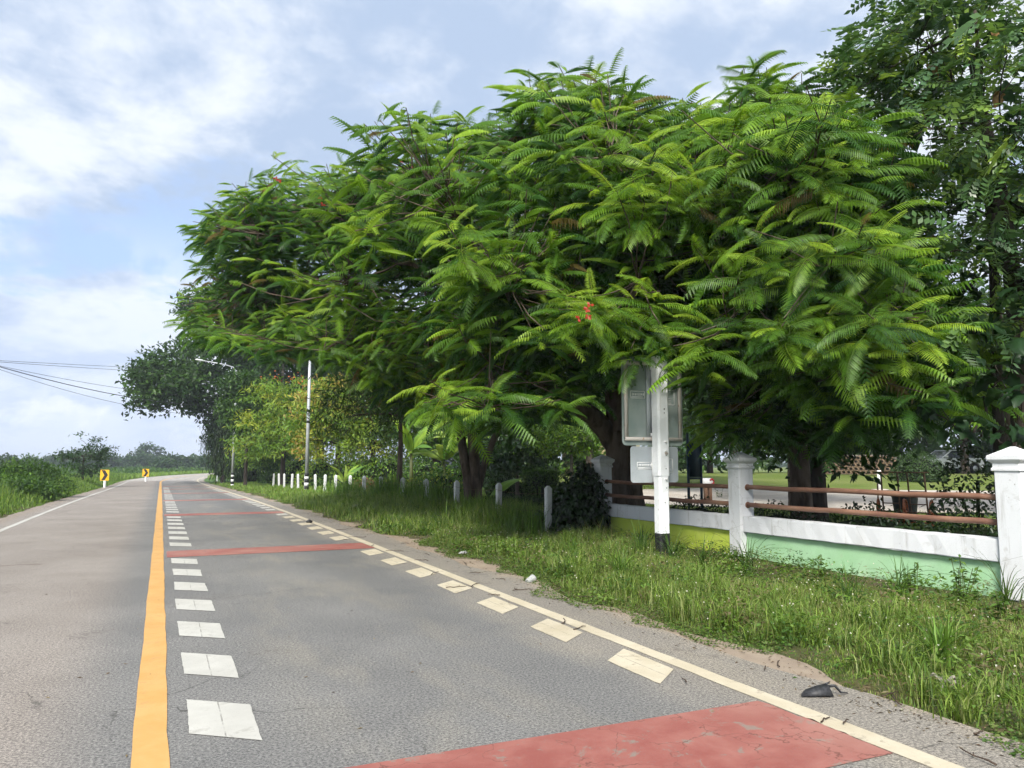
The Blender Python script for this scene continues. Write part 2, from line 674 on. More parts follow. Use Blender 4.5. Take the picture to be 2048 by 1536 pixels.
nz = t.n.new('ShaderNodeTexNoise')
t.l.new(UV, nz.inputs['Vector'])
nz.inputs['Scale'].default_value = 2.5
nz.inputs['Detail'].default_value = 6
sc_ = t.n.new('ShaderNodeVectorMath')
sc_.operation = 'SCALE'
t.l.new(nz.outputs['Color'], sc_.inputs[0])
sc_.inputs['Scale'].default_value = .55
t.l.new(UV, wob.inputs[0])
t.l.new(sc_.outputs[0], wob.inputs[1])
crk = t.voro(.55, 'DISTANCE_TO_EDGE', src=wob.outputs[0])
c = t.mix(t.math('MULTIPLY', t.rng(crk, .0, .006, .75, 0), t.rng(t.noise(.3, 3, src=UV), .47, .58)), c, (.045, .043, .04))
t.col(c).bump(t.math('ADD', t.math('MULTIPLY', agg, -1.0), fine), .3, .004)
M_ASPH = t.m


def road_paint(name, a, b, wear, under, sc=1.0, crackle=0.0, faded=None, fade=.6, seam=False):
    t = MT(name, .75, .3)
    UV, U, V = t.uv()
    n1 = t.noise(3 * sc, 6, .65, .3, src=UV)
    n2 = t.noise(70, 4, .7, src=UV)
    c = t.mix(t.rng(n1, .35, .68), a, b)
    n3 = t.noise(6 * sc, 9, .75, .5, src=UV)
    c = t.mix(t.rng(n3, .565, .63, 0, min(1, wear * 1.4)), c, under)
    c = t.mix(t.rng(n2, .58, .7, 0, wear * .8), c, under)
    n4 = t.noise(.5, 3, .5, .3, src=UV)
    c = t.mix(t.rng(n4, .42, .68, 0, fade), c, faded) if faded else t.mix(t.rng(n4, .5, .75, 0, .35), c, t.mix(1.0, c, (.72, .70, .66), 'MULTIPLY'))
    if seam:
        sm = t.math('ADD', U, t.math('MULTIPLY', n1, .02))
        for u0 in (.385, 3.225):
            ln_ = t.rng(t.math('ABSOLUTE', t.math('SUBTRACT', sm, u0)), .002, .006, 1, 0)
            c = t.mix(t.math('MULTIPLY', ln_, t.rng(n3, .42, .55, 0, .7)), c, (.14, .13, .115))
    if crackle:
        wb = t.n.new('ShaderNodeVectorMath')
        wb.operation = 'ADD'
        nz = t.n.new('ShaderNodeTexNoise')
        t.l.new(UV, nz.inputs['Vector'])
        nz.inputs['Scale'].default_value = 4
        nz.inputs['Detail'].default_value = 5
        s2 = t.n.new('ShaderNodeVectorMath')
        s2.operation = 'SCALE'
        t.l.new(nz.outputs['Color'], s2.inputs[0])
        s2.inputs['Scale'].default_value = .5
        t.l.new(UV, wb.inputs[0])
        t.l.new(s2.outputs[0], wb.inputs[1])
        cr = t.voro(2.6, 'DISTANCE_TO_EDGE', src=wb.outputs[0])
        c = t.mix(t.math('MULTIPLY', t.rng(cr, 0, .018, crackle, 0), t.rng(n1, .40, .55)), c, (.12, .05, .04))
    t.col(c).bump(t.noise(60, 4, src=UV), .35, .004)
    return t.m


M_PYEL = road_paint('yellow_road_paint', (.54, .305, .095), (.60, .35, .13), .3, (.42, .25, .11))
M_PWHT = road_paint('white_road_paint', (.45, .44, .40), (.52, .51, .465), .34, (.30, .285, .25), seam=True)
M_PCRM = road_paint('cream_edge_paint', (.50, .44, .32), (.58, .52, .40), .55, (.33, .285, .215), seam=True)
M_PRED = road_paint('red_bar_paint', (.265, .082, .068), (.335, .135, .11), .75, (.235, .185, .155), .8, .8, (.40, .225, .18), .75)

# earth under the verge, and the land beyond
t = MT('verge_earth', .95, .1)
n1 = t.noise(.8, 6, .6, .3)
n2 = t.noise(8, 8, .7)
c = t.mix(t.rng(n1, .40, .62), (.10, .085, .05), (.055, .075, .022))
c = t.mix(t.rng(n2, .5, .7, 0, .6), c, (.20, .14, .085))
n3 = t.noise(.02, 4, .6)
gv = t.n.new('ShaderNodeSeparateXYZ')
t.l.new(t.tc.outputs['Object'], gv.inputs[0])
far = t.rng(gv.outputs[1], 45, 75)
lf = t.rng(gv.outputs[0], -6, -10)
rt = t.rng(gv.outputs[0], 13, 17)
field = t.mix(t.rng(n3, .35, .65), (.06, .125, .028), (.085, .15, .04))
lawn = t.mix(t.rng(t.noise(.35, 5, .6), .35, .65), (.11, .155, .032), (.16, .19, .055))
c = t.mix(t.math('MAXIMUM', far, lf), c, field)
c = t.mix(rt, c, lawn)
t.col(c).bump(n2, .6, .03)
M_EARTH = t.m
t = MT('red_sand', .95, .1)
n1 = t.noise(3, 8, .65)
t.col(t.mix(t.rng(n1, .3, .7), (.27, .215, .165), (.34, .28, .215))).bump(t.noise(40, 6, .7), .4, .01)
M_SAND = t.m
t = MT('pale_concrete', .85, .2)
n1 = t.noise(.7, 6, .6)
c = t.mix(t.rng(n1, .3, .7), (.44, .39, .335), (.56, .51, .45))
c = t.mix(t.rng(t.noise(5, 6, .7), .55, .7, 0, .4), c, (.34, .30, .25))
t.col(c)
M_CONC = t.m

# ------------------------------------------------------------------ land and road
xs = np.unique(np.concatenate([-np.geomspace(12, 2600, 26), np.arange(-12, -5, .8), np.arange(-5, 9.01, .2), np.arange(9.8, 30, 1.2), np.geomspace(31, 2600, 24)]))
ys = np.unique(np.concatenate([-np.geomspace(8, 900, 12), np.arange(-8, 40, .5), np.arange(40, 110, 1.6), np.geomspace(112, 3600, 30)]))
XX, YY = np.meshgrid(xs, ys)
ZZ = gh(XX, YY) + RNG.normal(0, .006, XX.shape) * (np.abs(YY) < 80)
nx, ny = len(xs), len(ys)
ii = (np.arange(ny - 1)[:, None] * nx + np.arange(nx - 1)[None]).ravel()
ground = link('ground', mesh_np('ground', np.stack([XX, YY, ZZ], -1), np.stack([ii, ii + 1, ii + nx + 1, ii + nx], 1), mats=[M_EARTH], smooth_=True))
tag(ground, 'earth and grass land on both sides of the road', kind='structure')


def strip(name, s0, s1, o0, o1, mat, parent, z, step=.5, cols=1, j0=0.0, j1=0.0, seed=0, shear=0.0):
    """sheet laid along the road between two offsets; o0/o1 may be functions of s"""
    rng = np.random.default_rng(seed)
    n = max(2, int(round((s1 - s0) / step)) + 1)
    S = np.linspace(s0, s1, n)
    ph = rng.uniform(0, 6, 4)
    wv = lambda j, a: j * (np.sin(S * 1.7 + a) + .6 * np.sin(S * 4.3 + 2 * a) + .5 * rng.normal(size=n)) / 2
    A = (o0(S) if callable(o0) else np.full(n, o0)) + wv(j0, ph[0])
    B = (o1(S) if callable(o1) else np.full(n, o1)) + wv(j1, ph[1])
    V_, UVs = [], []
    for k in range(n):
        for q in range(cols + 1):
            f = q / cols
            off = A[k] * (1 - f) + B[k] * f
            s = S[k] + shear * (f - .5)
            x, y = road_pt(s, off)
            V_.append((x, y, float(gz(y)) + z))
            UVs.append((off, s))
    w = cols + 1
    ii = (np.arange(n - 1)[:, None] * w + np.arange(cols)[None]).ravel()
    me = mesh_np(name, V_, np.stack([ii, ii + 1, ii + w + 1, ii + w], 1), mats=[mat], uv=UVs)
    return link(name, me, parent)


road = strip('road', -10, 300, -3.85, lambda S: 4.12 + .08 * np.sin(S * .9) + .06 * np.sin(S * 2.3), M_ASPH, None, 0.0, .35, 6, .05, .06, 1)
tag(road, 'two lane asphalt country road bending right in the distance', kind='structure')
strip('yellow_centre_line', -10, 180, -.075, .095, M_PYEL, road, .004, .22, 1, .006, .006, 2)
strip('edge_line', -10, 180, -3.17, -3.05, M_PWHT, road, .004, .3, 1, .008, .008, 3)
strip('edge_line', -10, 180, 3.42, 3.56, M_PCRM, road, .004, .22, 1, .008, .008, 4)
for k in range(7):
    s = 2.88 + 10.35 * k
    strip('red_bar', s, s + .95, .14, 3.40, M_PRED, road, .004, .08, 24, .012, .03, 20 + k)
for k in range(56):
    s = 4.84 + 1.30 * (k - 5)
    m = (s - 2.88) % 10.35
    if m < 1.30 or m > 10.0:
        continue
    if s > 62:
        break
    strip('white_block', s - .33, s + .33, .20, .545, M_PWHT, road, .0046, .06, 6, .006, .006, 50 + k, -.27)
    strip('white_block', s - .33, s + .33, 3.06, 3.365, M_PCRM if s < 22 else M_PWHT, road, .0046, .06, 6, .008, .008, 150 + k, .26)

# bare red sand between asphalt and grass
sand = strip('sand_strip', -4, 70, lambda S: np.full(len(S), 3.98), lambda S: 4.20 + .14 * np.sin(S * 1.35 + .8) + .10 * np.sin(S * 3.1) + .30 * np.exp(-((S - 12.5) / 3.6) ** 2), M_SAND, None, -.006, .2, 4, 0, .05, 9)
tag(sand, 'bare reddish sand along the right edge of the asphalt', kind='structure')


def patch(name, pix, mat, label, z=.05):
    bm = bmesh.new()
    vs = []
    for px, py in pix:
        x, y = gnd(px, py)
        vs.append(bm.verts.new((x, y, float(gh(x, y)) + z)))
    bm.faces.new(vs)
    bmesh.ops.triangulate(bm, faces=list(bm.faces))
    me = bpy.data.meshes.new(name)
    bm.to_mesh(me)
    bm.free()
    me.materials.append(mat)
    return tag(link(name, me), label, kind='structure')


PARK_ROAD = [(1150, 983), (1420, 976), (1700, 980), (2150, 984), (2150, 1034), (1700, 1022), (1400, 1014), (1240, 1006)]
patch('park_road', PARK_ROAD, M_CONC, 'pale concrete park road behind the fence', .02)
FOOTPATH = [(940, 987), (1000, 990), (1130, 998), (1240, 1006), (1240, 1018), (1120, 1012), (990, 1002), (940, 997)]
patch('footpath', FOOTPATH, M_CONC, 'pale footpath between the clipped hedges', .026)

# ------------------------------------------------------------------ roadside wall with pipe rails
FX = 8.44
fence = empty('boundary_wall', (FX, 5.4, 0), 'low green and white wall with square pillars and rusty pipe rails', 'wall')
PY = [14.0 - 5.4, 9.77 - 5.4, 0.0, -4.18]


def pillar(y, w=.28, h=1.42):
    p = bev_box('pillar', (0, y, h / 2), (w, w, h), M_WPILLAR, fence, .012)
    # necking, moulded cap and low pyramid top, one piece
    bm = bmesh.new()
    prof = [(w / 2 + .004, -.05), (w / 2 + .018, -.045), (w / 2 + .018, -.02), (w / 2 + .006, -.012), (w / 2 + .006, .03), (w / 2 + .03, .055), (w / 2 + .045, .075), (w / 2 + .045, .115), (w / 2 + .03, .125), (.02, .215)]
    rings = []
    for r, z in prof:
        rings.append([bm.verts.new((sx * r, sy * r, z)) for sx, sy in ((-1, -1), (1, -1), (1, 1), (-1, 1))])
    for a, b in zip(rings, rings[1:]):
        for k in range(4):
            bm.faces.new((a[k], a[(k + 1) % 4], b[(k + 1) % 4], b[k]))
    bm.faces.new(rings[-1])
    bm.faces.new(rings[0][::-1])
    bmesh.ops.bevel(bm, geom=[e for e in bm.edges if abs(e.verts[0].co.z - e.verts[1].co.z) > .01], offset=.004, segments=1, affect='EDGES')
    me = bpy.data.meshes.new('pillar_cap')
    bm.to_mesh(me)
    bm.free()
    me.materials.append(M_WPILLAR)
    c = link('pillar_cap', me, p, (0, 0, h / 2 - .002))
    return p


for y in PY:
    pillar(y)


def rough_box(name, c, d, mat, amp=.006, n=26):
    """long plastered member along y with slightly uneven edges"""
    bm = bmesh.new()
    bmesh.ops.create_cube(bm, size=1.0)
    for v in bm.verts:
        v.co = Vector((v.co.x * d[0], v.co.y * d[1], v.co.z * d[2]))
    ed = [e for e in bm.edges if abs(e.verts[0].co.y - e.verts[1].co.y) > .1]
    bmesh.ops.subdivide_edges(bm, edges=ed, cuts=n, use_grid_fill=True)
    bmesh.ops.bevel(bm, geom=[e for e in bm.edges if abs(e.verts[0].co.y - e.verts[1].co.y) > .02 and len(e.link_faces) == 2 and e.calc_face_angle(0) > .5], offset=.012, segments=2, affect='EDGES')
    for v in bm.verts:
        if abs(v.co.y) < d[1] / 2 - .01:
            v.co += Vector((random.uniform(-amp, amp), 0, random.uniform(-amp, amp)))
    me = bpy.data.meshes.new(name)
    bm.to_mesh(me)
    bm.free()
    me.materials.append(mat)
    return link(name, me, fence, c)


for k, (ya, yb) in enumerate(zip(PY, PY[1:])):
    L, cyy = ya - yb - .28, (ya + yb) / 2
    w = rough_box('wall_panel', (.03, cyy, .10), (.12, L - .004, .56), M_LIME if k == 0 else M_MINT, .003)
    w['label'] = 'lime green wall panel' if k == 0 else 'mint green wall panel'
    rough_box('coping', (.0, cyy, .505), (.20, L - .004, .25), M_WPILLAR, .005)
    for z in (1.075, .80):
        mb = MB()
        n = 15
        pts = [(.01 + random.uniform(-.004, .004), cyy - L / 2 - .02 + (L + .04) * i / (n - 1), z + random.uniform(-.004, .004) + .004 * math.sin(i)) for i in range(n)]
        mb.tube(pts, .036, 10)
        r = mb.build('rail', M_RUST, fence, True)
        for e in (-1, 1):
            mb = MB()
            mb.tube([(.01, cyy + e * (L / 2 - .012), z), (.01, cyy + e * (L / 2 + .004), z)], .05, 10)
            mb.build('rail_collar', M_RUST, r)

# ------------------------------------------------------------------ traffic sign seen from behind
SX, SY = 6.975, 9.85
sg = empty('traffic_sign', (SX, SY, 0), 'tall white concrete sign post with two sign plates seen from the back', 'road sign')


def post_mesh(w, z0, z1, ch=.03, amp=.003, top=0.0):
    bm = bmesh.new()
    hw = w / 2
    out = [(-hw + ch, -hw), (hw - ch, -hw), (hw, -hw + ch), (hw, hw - ch), (hw - ch, hw), (-hw + ch, hw), (-hw, hw - ch), (-hw, -hw + ch)]
    n = max(3, int((z1 - z0) / .07))
    rings = []
    for i in range(n + 1):
        z = z0 + (z1 - z0) * i / n
        rings.append([bm.verts.new((x + random.uniform(-amp, amp), y + random.uniform(-amp, amp), z)) for x, y in out])
    for a, b in zip(rings, rings[1:]):
        for k in range(8):
            bm.faces.new((a[k], a[(k + 1) % 8], b[(k + 1) % 8], b[k]))
    bm.faces.new(rings[-1])
    bm.faces.new(rings[0][::-1])
    return bm


def bm_link(name, bm, mat, parent, loc=(0, 0, 0)):
    me = bpy.data.meshes.new(name)
    bm.to_mesh(me)
    bm.free()
    me.materials.append(mat)
    return link(name, me, parent, loc)


post = bm_link('post', post_mesh(.185, .40, 1.26), M_WPOST, sg)
bm_link('post_upper', post_mesh(.205, 1.262, 3.10), M_WPOST, post)
bm_link('painted_base', post_mesh(.187, -.25, .398), M_BLACK, post)
for z, r, dx in ((3.02, .011, .012), (2.28, .011, .008), (2.22, .008, .008), (1.37, .008, .02), (1.08, .009, .03), (.86, .007, .0)):
    mb = MB()
    mb.tube([(dx, -.1055 if z > 1.27 else -.0955, z), (dx, -.085, z)], r, 8)
    mb.build('bolt_hole', M_BLACK, post)
mb = MB()
mb.tube([(.02, -.104, 1.63), (.03, -.098, 1.60), (.02, -.103, 1.57)], [.02, .03, .012], 7, .3)
mb.build('chipped_concrete', M_HUSK, post)
for z in (1.78, 1.64, 1.215):
    mb = MB()
    mb.tube([(.015, -.128, z), (.015, -.07, z)], .015, 7)
    mb.build('bolt', M_WHITE, post)

PYB = .15
pan = plate('sign_plate', rounded_rect(1.13, 1.37, .07), .004, M_GALV, sg, (-.03, PYB, 2.41))
pan['label'] = 'large rounded sign plate with grey green back'
fw = 1.0
fr = MB()
for x in (-fw / 2, fw / 2):
    fr.box((x, -.019, 0), (.055, .028, 1.17))
for z in (-.585, .585):
    fr.box((0, -.0195, z), (fw + .055, .029, .055))
fr.build('back_frame', M_FRAME, pan)
mb = MB()
mb.box((-.065, -.022, 0), (.12, .012, 1.11))
mb.build('support_strip', M_ALU, pan)
mb = MB()
mb.box((.02, -.032, 0), (.035, .03, 1.11))
mb.build('support_channel', M_BROWNW, pan)
for z in (-.52, .52):
    mb = MB()
    mb.box((.03, -.035, z), (.20, .02, .05))
    mb.build('clamp', M_WHITE, pan)


def sticker(parent, x, z, w, h, logo):
    o = MB()
    b = .011
    for c_, d_ in (((0, 0, h / 2), (w, .0016, b)), ((0, 0, -h / 2), (w, .0016, b)), ((-w / 2, 0, 0), (b, .002, h)), ((w / 2, 0, 0), (b, .002, h))):
        o.box(c_, d_)
    s = o.build('sticker', M_WHITE, parent)
    s.location = (x, -.0045 if not parent.get('low') else -.0045, z)
    m = MB()
    rs = random.Random(int(w * 1000))
    if logo:
        m.tube([(-w * .18, -.001, h * .24), (-w * .18, .001, h * .24)], h * .15, 12)
        for r in range(4):
            ww = w * rs.uniform(.5, .8)
            m.box((-w * .05, 0, -.02 - r * h * .11), (ww, .0016, h * .04))
    else:
        xx = -w * .40
        while xx < w * .42:
            ww = rs.uniform(.012, .035)
            m.box((xx + ww / 2, 0, h * .06), (ww * .7, .0016, h * rs.uniform(.26, .42)))
            xx += ww + .004
        m.box((-.01, 0, -h * .30), (w * .82, .0016, h * .10))
    m.build('sticker_print', M_WHITE, s)
    return s


sticker(pan, -.275, .10, .26, .105, False)
sticker(pan, .30, .075, .22, .23, True)
pan2 = plate('lower_plate', rounded_rect(.88, .555, .05), .004, M_ALU, sg, (-.02, PYB - .012, 1.435))
pan2['label'] = 'small plain aluminium plate under the large one'
sticker(pan2, -.19, -.02, .26, .10, False)
sticker(pan2, .235, -.02, .2, .21, True)
mb = MB()
mb.box((.04, -.012, .0), (.19, .016, .53))
mb.build('support_strip', M_WHITE, pan2)

# ------------------------------------------------------------------ white concrete stakes with barbed wire
stake_meshes = []
for v in range(4):
    w = .125
    bm = post_mesh(w, -.2, .93, .016, .004)
    top = [vv for vv in bm.verts if vv.co.z > .929]
    ret = bmesh.ops.extrude_face_region(bm, geom=[f for f in bm.faces if all(q in top for q in f.verts)])
    for e in ret['geom']:
        if isinstance(e, bmesh.types.BMVert):
            e.co = Vector((e.co.x * .35, e.co.y * .35, e.co.z + .06))
    me = bpy.data.meshes.new('fence_stake')
    bm.to_mesh(me)
    bm.free()
    me.materials.append(M_WSTAKE)
    stake_meshes.append(me)
stakes = []
ordn = ['first', 'second', 'third', 'fourth', 'fifth', 'sixth', 'seventh', 'eighth', 'ninth', 'tenth', 'eleventh', 'twelfth', 'thirteenth', 'fourteenth', 'fifteenth', 'sixteenth', 'seventeenth', 'eighteenth', 'nineteenth']
y = 14.1
for k in range(18):
    x = 7.2 + .04 * math.sin(k * 2.1)
    if k == 16:
        x, y = gnd(524, 962.0)
    o = link('fence_stake', stake_meshes[k % 4])
    o.location = (x, y, float(gh(x, y)))
    o.rotation_euler = (random.uniform(-.03, .03), random.uniform(-.04, .04), random.uniform(-.1, .1))
    if k == 16:
        o.rotation_euler = (0, .22, 0)
        o.scale = (1, 1, 1.25)
        tag(o, 'white concrete stake leaning right by the far lamp post', 'fence post', 'white stakes along the park edge')
    else:
        tag(o, f'white concrete stake, {ordn[k if k < 16 else k - 1]} from the vine covered wall end', 'fence post', 'white stakes along the park edge')
        stakes.append((x, y))
    y = 14.1 + 2.62 * (k + 1) if k != 15 else y
    if k == 16:
        y = 14.1 + 2.62 * 16
for z, nm in ((.80, 'upper'), (.45, 'lower')):
    mb = MB()
    pts = []
    for (xa, ya), (xb, yb) in zip(stakes[:9], stakes[1:9]):
        for i in range(6):
            f = i / 6
            pts.append((xa + (xb - xa) * f - .07, ya + (yb - ya) * f, z + float(gz(ya)) + .045 - .08 * f * (1 - f) * 4 * .6))
    mb.tube(pts, .0035, 4)
    o = mb.build('barbed_wire', M_BROWNW)
    tag(o, f'{nm} rusty wire strung between the white stakes', 'wire')


# ------------------------------------------------------------------ lamp posts
def lamp_post(x, y, label):
    t = empty('street_lamp', (x, y, float(gh(x, y))), label, 'street lamp', 'street lamps beside the road')
    H = 8.9
    m = MB()
    m.tube([(0, 0, 1.02), (0, 0, 4.5), (0, 0, H)], [.105, .088, .06], 8)
    pole = m.build('pole', M_SILVER, t, False)
    zz_ = -.2
    for i, hh in enumerate((.35, .19, .18, .19, .14, .17)):
        m = MB()
        m.tube([(0, 0, zz_), (0, 0, zz_ + hh - .001)], .118 if i < 5 else .112, 8)
        m.build('painted_band', M_BLACK if i % 2 == 1 or i == 5 else M_WHITE, pole)
        zz_ += hh
    for z in (4.35, 3.75):
        m = MB()
        m.tube([(0, 0, z), (0, 0, z + .14)], .096, 8)
        m.build('dark_band', M_BLACK, pole)
    m = MB()
    pts = [(0, 0, H - .1), (-.25, 0, H + .25), (-.9, 0, H + .42), (-2.3, 0, H + .62)]
    m.tube(pts, [.045, .042, .038, .032], 7)
    m.build('arm', M_SILVER, t, True)
    bm = bmesh.new()
    prof = [(0, .03, .03), (.12, .055, .05), (.3, .11, .08), (.55, .13, .085), (.72, .10, .07), (.8, .03, .03)]
    rings = []
    for d, wy, wz in prof:
        rings.append([bm.verts.new((-2.2 - d, wy * math.cos(a), H + .60 + d * .12 + wz * math.sin(a) * (1 if math.sin(a) > 0 else .7))) for a in [q * math.pi / 5 for q in range(10)]])
    for a, b in zip(rings, rings[1:]):
        for k in range(10):
            bm.faces.new((a[k], a[(k + 1) % 10], b[(k + 1) % 10], b[k]))
    bm.faces.new(rings[0])
    bm.faces.new(rings[-1])
    bmesh.ops.recalc_face_normals(bm, faces=list(bm.faces))
    for f in bm.faces:
        f.smooth = True
    head = bm_link('lamp_head', bm, M_LAMPW, t)
    m = MB()
    m.tube([(-2.66, 0, H + .585), (-2.66, 0, H + .57)], .1, 10)
    m.build('lamp_lens', M_WHITE, head)


gx, gy = gnd(612.5, 985)
lamp_post(gx, gy, 'nearer street lamp pole with black and white bands at its foot')
gx, gy = G(466, 63)[:2]
lamp_post(gx, gy, 'farther street lamp with its curved arm and head over the road')


# ------------------------------------------------------------------ bend warning signs
def chevron(px, py, label, s=1.0, turn=0.0):
    x, y = gnd(px, py)
    t = empty('chevron_sign', (x, y, float(gh(x, y))), label, 'road sign', 'yellow chevron signs at the bend', turn)
    bm_link('post', post_mesh(.15, -.2, .62, .02, .002), M_WPOST, t)
    pn = plate('chevron_plate', rounded_rect(.62, .78, .03), .006, M_YELLOW, t, (0, -.082, .93))
    w, h = .31, .39
    pts = [(-.23, .36), (.02, .36), (.24, 0), (.02, -.36), (-.23, -.36), (-.02, 0)]
    plate('black_chevron', pts, .003, M_BLACK, pn, (0, -.0055, 0))


chevron(209, 975, 'nearer yellow sign with black chevron on the left verge', turn=-.35)
chevron(291, 963, 'farther yellow sign with black chevron before the bend', turn=-.2)
x, y = gnd(434, 962)
t = empty('warning_sign', (x, y, float(gh(x, y))), 'grey back of a diamond warning sign on a white post', 'road sign')
bm_link('post', post_mesh(.16, -.2, 2.55, .02, .002), M_WPOST, t)
o = plate('diamond_plate', rounded_rect(.75, .75, .05), .005, M_ALU, t, (0, .11, 2.05))
o.rotation_euler = (0, math.pi / 4, 0)

# ------------------------------------------------------------------ overhead cables
pr = G(560, 74)
pl = G(-60, 46)
for p0, hh, lab in ((pr, 13.0, 'grey concrete utility pole rising inside the dark rain tree'), (pl, 9.0, 'concrete utility pole beyond the left verge')):
    t = empty('utility_pole', p0, lab, 'utility pole')
    m = MB()
    m.tube([(0, 0, -.3), (0, 0, hh)], [.21, .13], 8)
    m.build('pole', M_BARK2, t)
    m = MB()
    m.box((0, 0, hh - .5), (.1, 1.8, .12), .5)
    m.build('crossarm', M_BARK2, t)
ends = [((-40, 719), (600, 745), .12, 'topmost'), ((-40, 721), (600, 752), .2, 'second'), ((-40, 723), (600, 790), .9, 'third'), ((-40, 722), (600, 800), 1.3, 'thick fourth'), ((-40, 725), (600, 815), 1.6, 'lowest')]
for (a, b, sag, nm) in ends:
    A, B = P(a[0], a[1], 46), P(b[0], b[1], 74)
    pts = [A.lerp(B, i / 24) + Vector((0, 0, -sag * 4 * (i / 24) * (1 - i / 24))) for i in range(25)]
    m = MB()
    m.tube(pts, .022 if 'thick' in nm else .011, 5)
    tag(m.build('overhead_cable', M_WIRE), f'{nm} overhead cable crossing the sky at the left edge', 'cable', 'overhead cables')


# ------------------------------------------------------------------ foliage builders
def unit(v):
    return v / (np.linalg.norm(v, axis=-1, keepdims=True) + 1e-9)


def frond_variant(rng, pairs, droop, fold, width, color, curl=0.0, jit=.16, tri=False):
    """one feathery leaf along +x, length 1: stalk plus narrow leaflets"""
    mb = MB()
    t = np.linspace(0, 1, 4 if pairs > 10 else 3)
    bend = rng.uniform(-.22, .22)

    def axis(t):
        t = np.asarray(t, float)
        if curl:
            a = curl * t
            return np.stack([np.sin(a) / curl, 0 * t, -(1 - np.cos(a)) / curl + .12 * t], -1)
        return np.stack([t - .10 * droop * t ** 2, bend * t ** 2, .10 * np.sin(t * 2.2) - droop * t ** 2], -1)

    if tri:
        a0, a1 = axis(np.array([0, .55])), axis(np.array([.55, 1.]))
        k_ = np.array([0, .007, 0])
        mb.add([a0[0] - k_, a0[0] + k_, a0[1], a1[1]], None, [(0, 1, 2), (0, 2, 3)], np.array(color) * 1.15)
    else:
      mb.tube(axis(t), np.linspace(.012, .004, len(t)), 3, c=np.array(color) * np.array([1.25, 1.05, 1.0]), cap=False)
    tt = np.repeat(np.linspace(.13, .985, pairs), 2)
    side = np.tile([-1., 1.], pairs)
    n = len(tt)
    p0 = axis(tt)
    tan = unit(axis(tt + .01) - p0)
    up = unit(np.stack([-tan[:, 2], 0 * tt, tan[:, 0]], 1))
    lat = np.stack([0 * tt, side, 0 * tt], 1)
    u = (tt - .13) / .855
    Ln = width * (np.sin(np.pi * (.24 + .68 * u)) ** .55) * rng.uniform(.78, 1.1, n)
    fw = np.radians(14 + 30 * u)
    f = fold * rng.uniform(.75, 1.25, n)
    d = unit(lat * (np.cos(fw) * np.cos(f))[:, None] + tan * np.sin(fw)[:, None] - up * (np.sin(f) * np.cos(fw))[:, None])
    w = .855 / pairs * (.40 if tri else .34)
    wv = tan - d * np.sum(tan * d, 1)[:, None]
    wv = unit(wv)
    tip = p0 + d * Ln[:, None] - up * (Ln * .12)[:, None]
    mid = p0 + d * (Ln * .5)[:, None]
    c = np.array(color)[None] * rng.uniform(1 - jit, 1 + jit, (n, 1))
    if tri:
        V_ = np.stack([p0 - wv * w, p0 + wv * w, tip], 1).reshape(-1, 3)
        mb.add(V_, None, np.arange(n * 3).reshape(n, 3), np.repeat(c, 3, 0))
        return mb
    V_ = np.stack([p0, mid + wv * w, tip, mid - wv * w], 1).reshape(-1, 3)
    mb.add(V_, np.arange(n * 4).reshape(n, 4), None, np.repeat(c, 4, 0))
    return mb


def pinnate_variant(rng, pairs, color, droop=.3):
    """compound leaf with a few pairs of oval leaflets, length 1"""
    mb = MB()
    t = np.linspace(0, 1, 4)
    ax = lambda t: np.stack([np.asarray(t, float), 0 * np.asarray(t, float), -droop * np.asarray(t, float) ** 2], -1)
    mb.tube(ax(t), .008, 3, c=np.array(color) * .9, cap=False)
    tt = np.concatenate([np.repeat(np.linspace(.2, .92, pairs), 2), [1.0]])
    side = np.concatenate([np.tile([-1., 1.], pairs), [0.]])
    for a, s in zip(tt, side):
        p = ax(a)
        d = unit(np.array([.35 if s else 1., s, -.25 + rng.normal(0, .15)]))
        L = .30 * rng.uniform(.85, 1.12)
        nrm = unit(np.cross(d, [1, 0, 0] if s else [0, 1, 0]) * 1.0 + rng.normal(0, .15, 3))
        wv = unit(np.cross(d, nrm))
        w = L * .25
        c = np.array(color) * rng.uniform(.8, 1.25)
        V_ = [p, p + d * L * .5 + wv * w * 1.15, p + d * L, p + d * L * .5 - wv * w * 1.15]
        mb.add(V_, [(0, 1, 2, 3)], None, c)
    return mb


def big_leaf_variant(rng, color, aspect=.72, fold=.25, wav=.03, rows=8, tear=0.0):
    """large veined leaf along +x, length 1, raised midrib valley"""
    mb = MB()
    V_, C_, Q = [], [], []
    for i in range(rows + 1):
        u = i / rows
        w = aspect * .5 * (math.sin(math.pi * min(1, .06 + .94 * u) ** .8) ** .75) if u < 1 else .0
        z0 = .16 * math.sin(u * 2) - .42 * u * u
        for s in (-1, -.5, 0, .5, 1):
            z = z0 + fold * abs(s) * w + rng.normal(0, wav) * abs(s) * w * 2
            V_.append((u + rng.normal(0, tear) * abs(s), s * w, z))
            k = 1.35 if s == 0 else (1.12 if i % 2 else .90) * (1.0 + rng.normal(0, .08))
            C_.append(np.array(color) * k)
    for i in range(rows):
        for j in range(4):
            a = i * 5 + j
            Q.append((a, a + 1, a + 6, a + 5))
    mb.add(V_, Q, None, np.array(C_))
    mb.tube([(-.22, 0, -.02), (0, 0, 0), (.5, 0, .05)], [.012, .014, .006], 3, c=np.array(color) * 1.3, cap=False)
    return mb


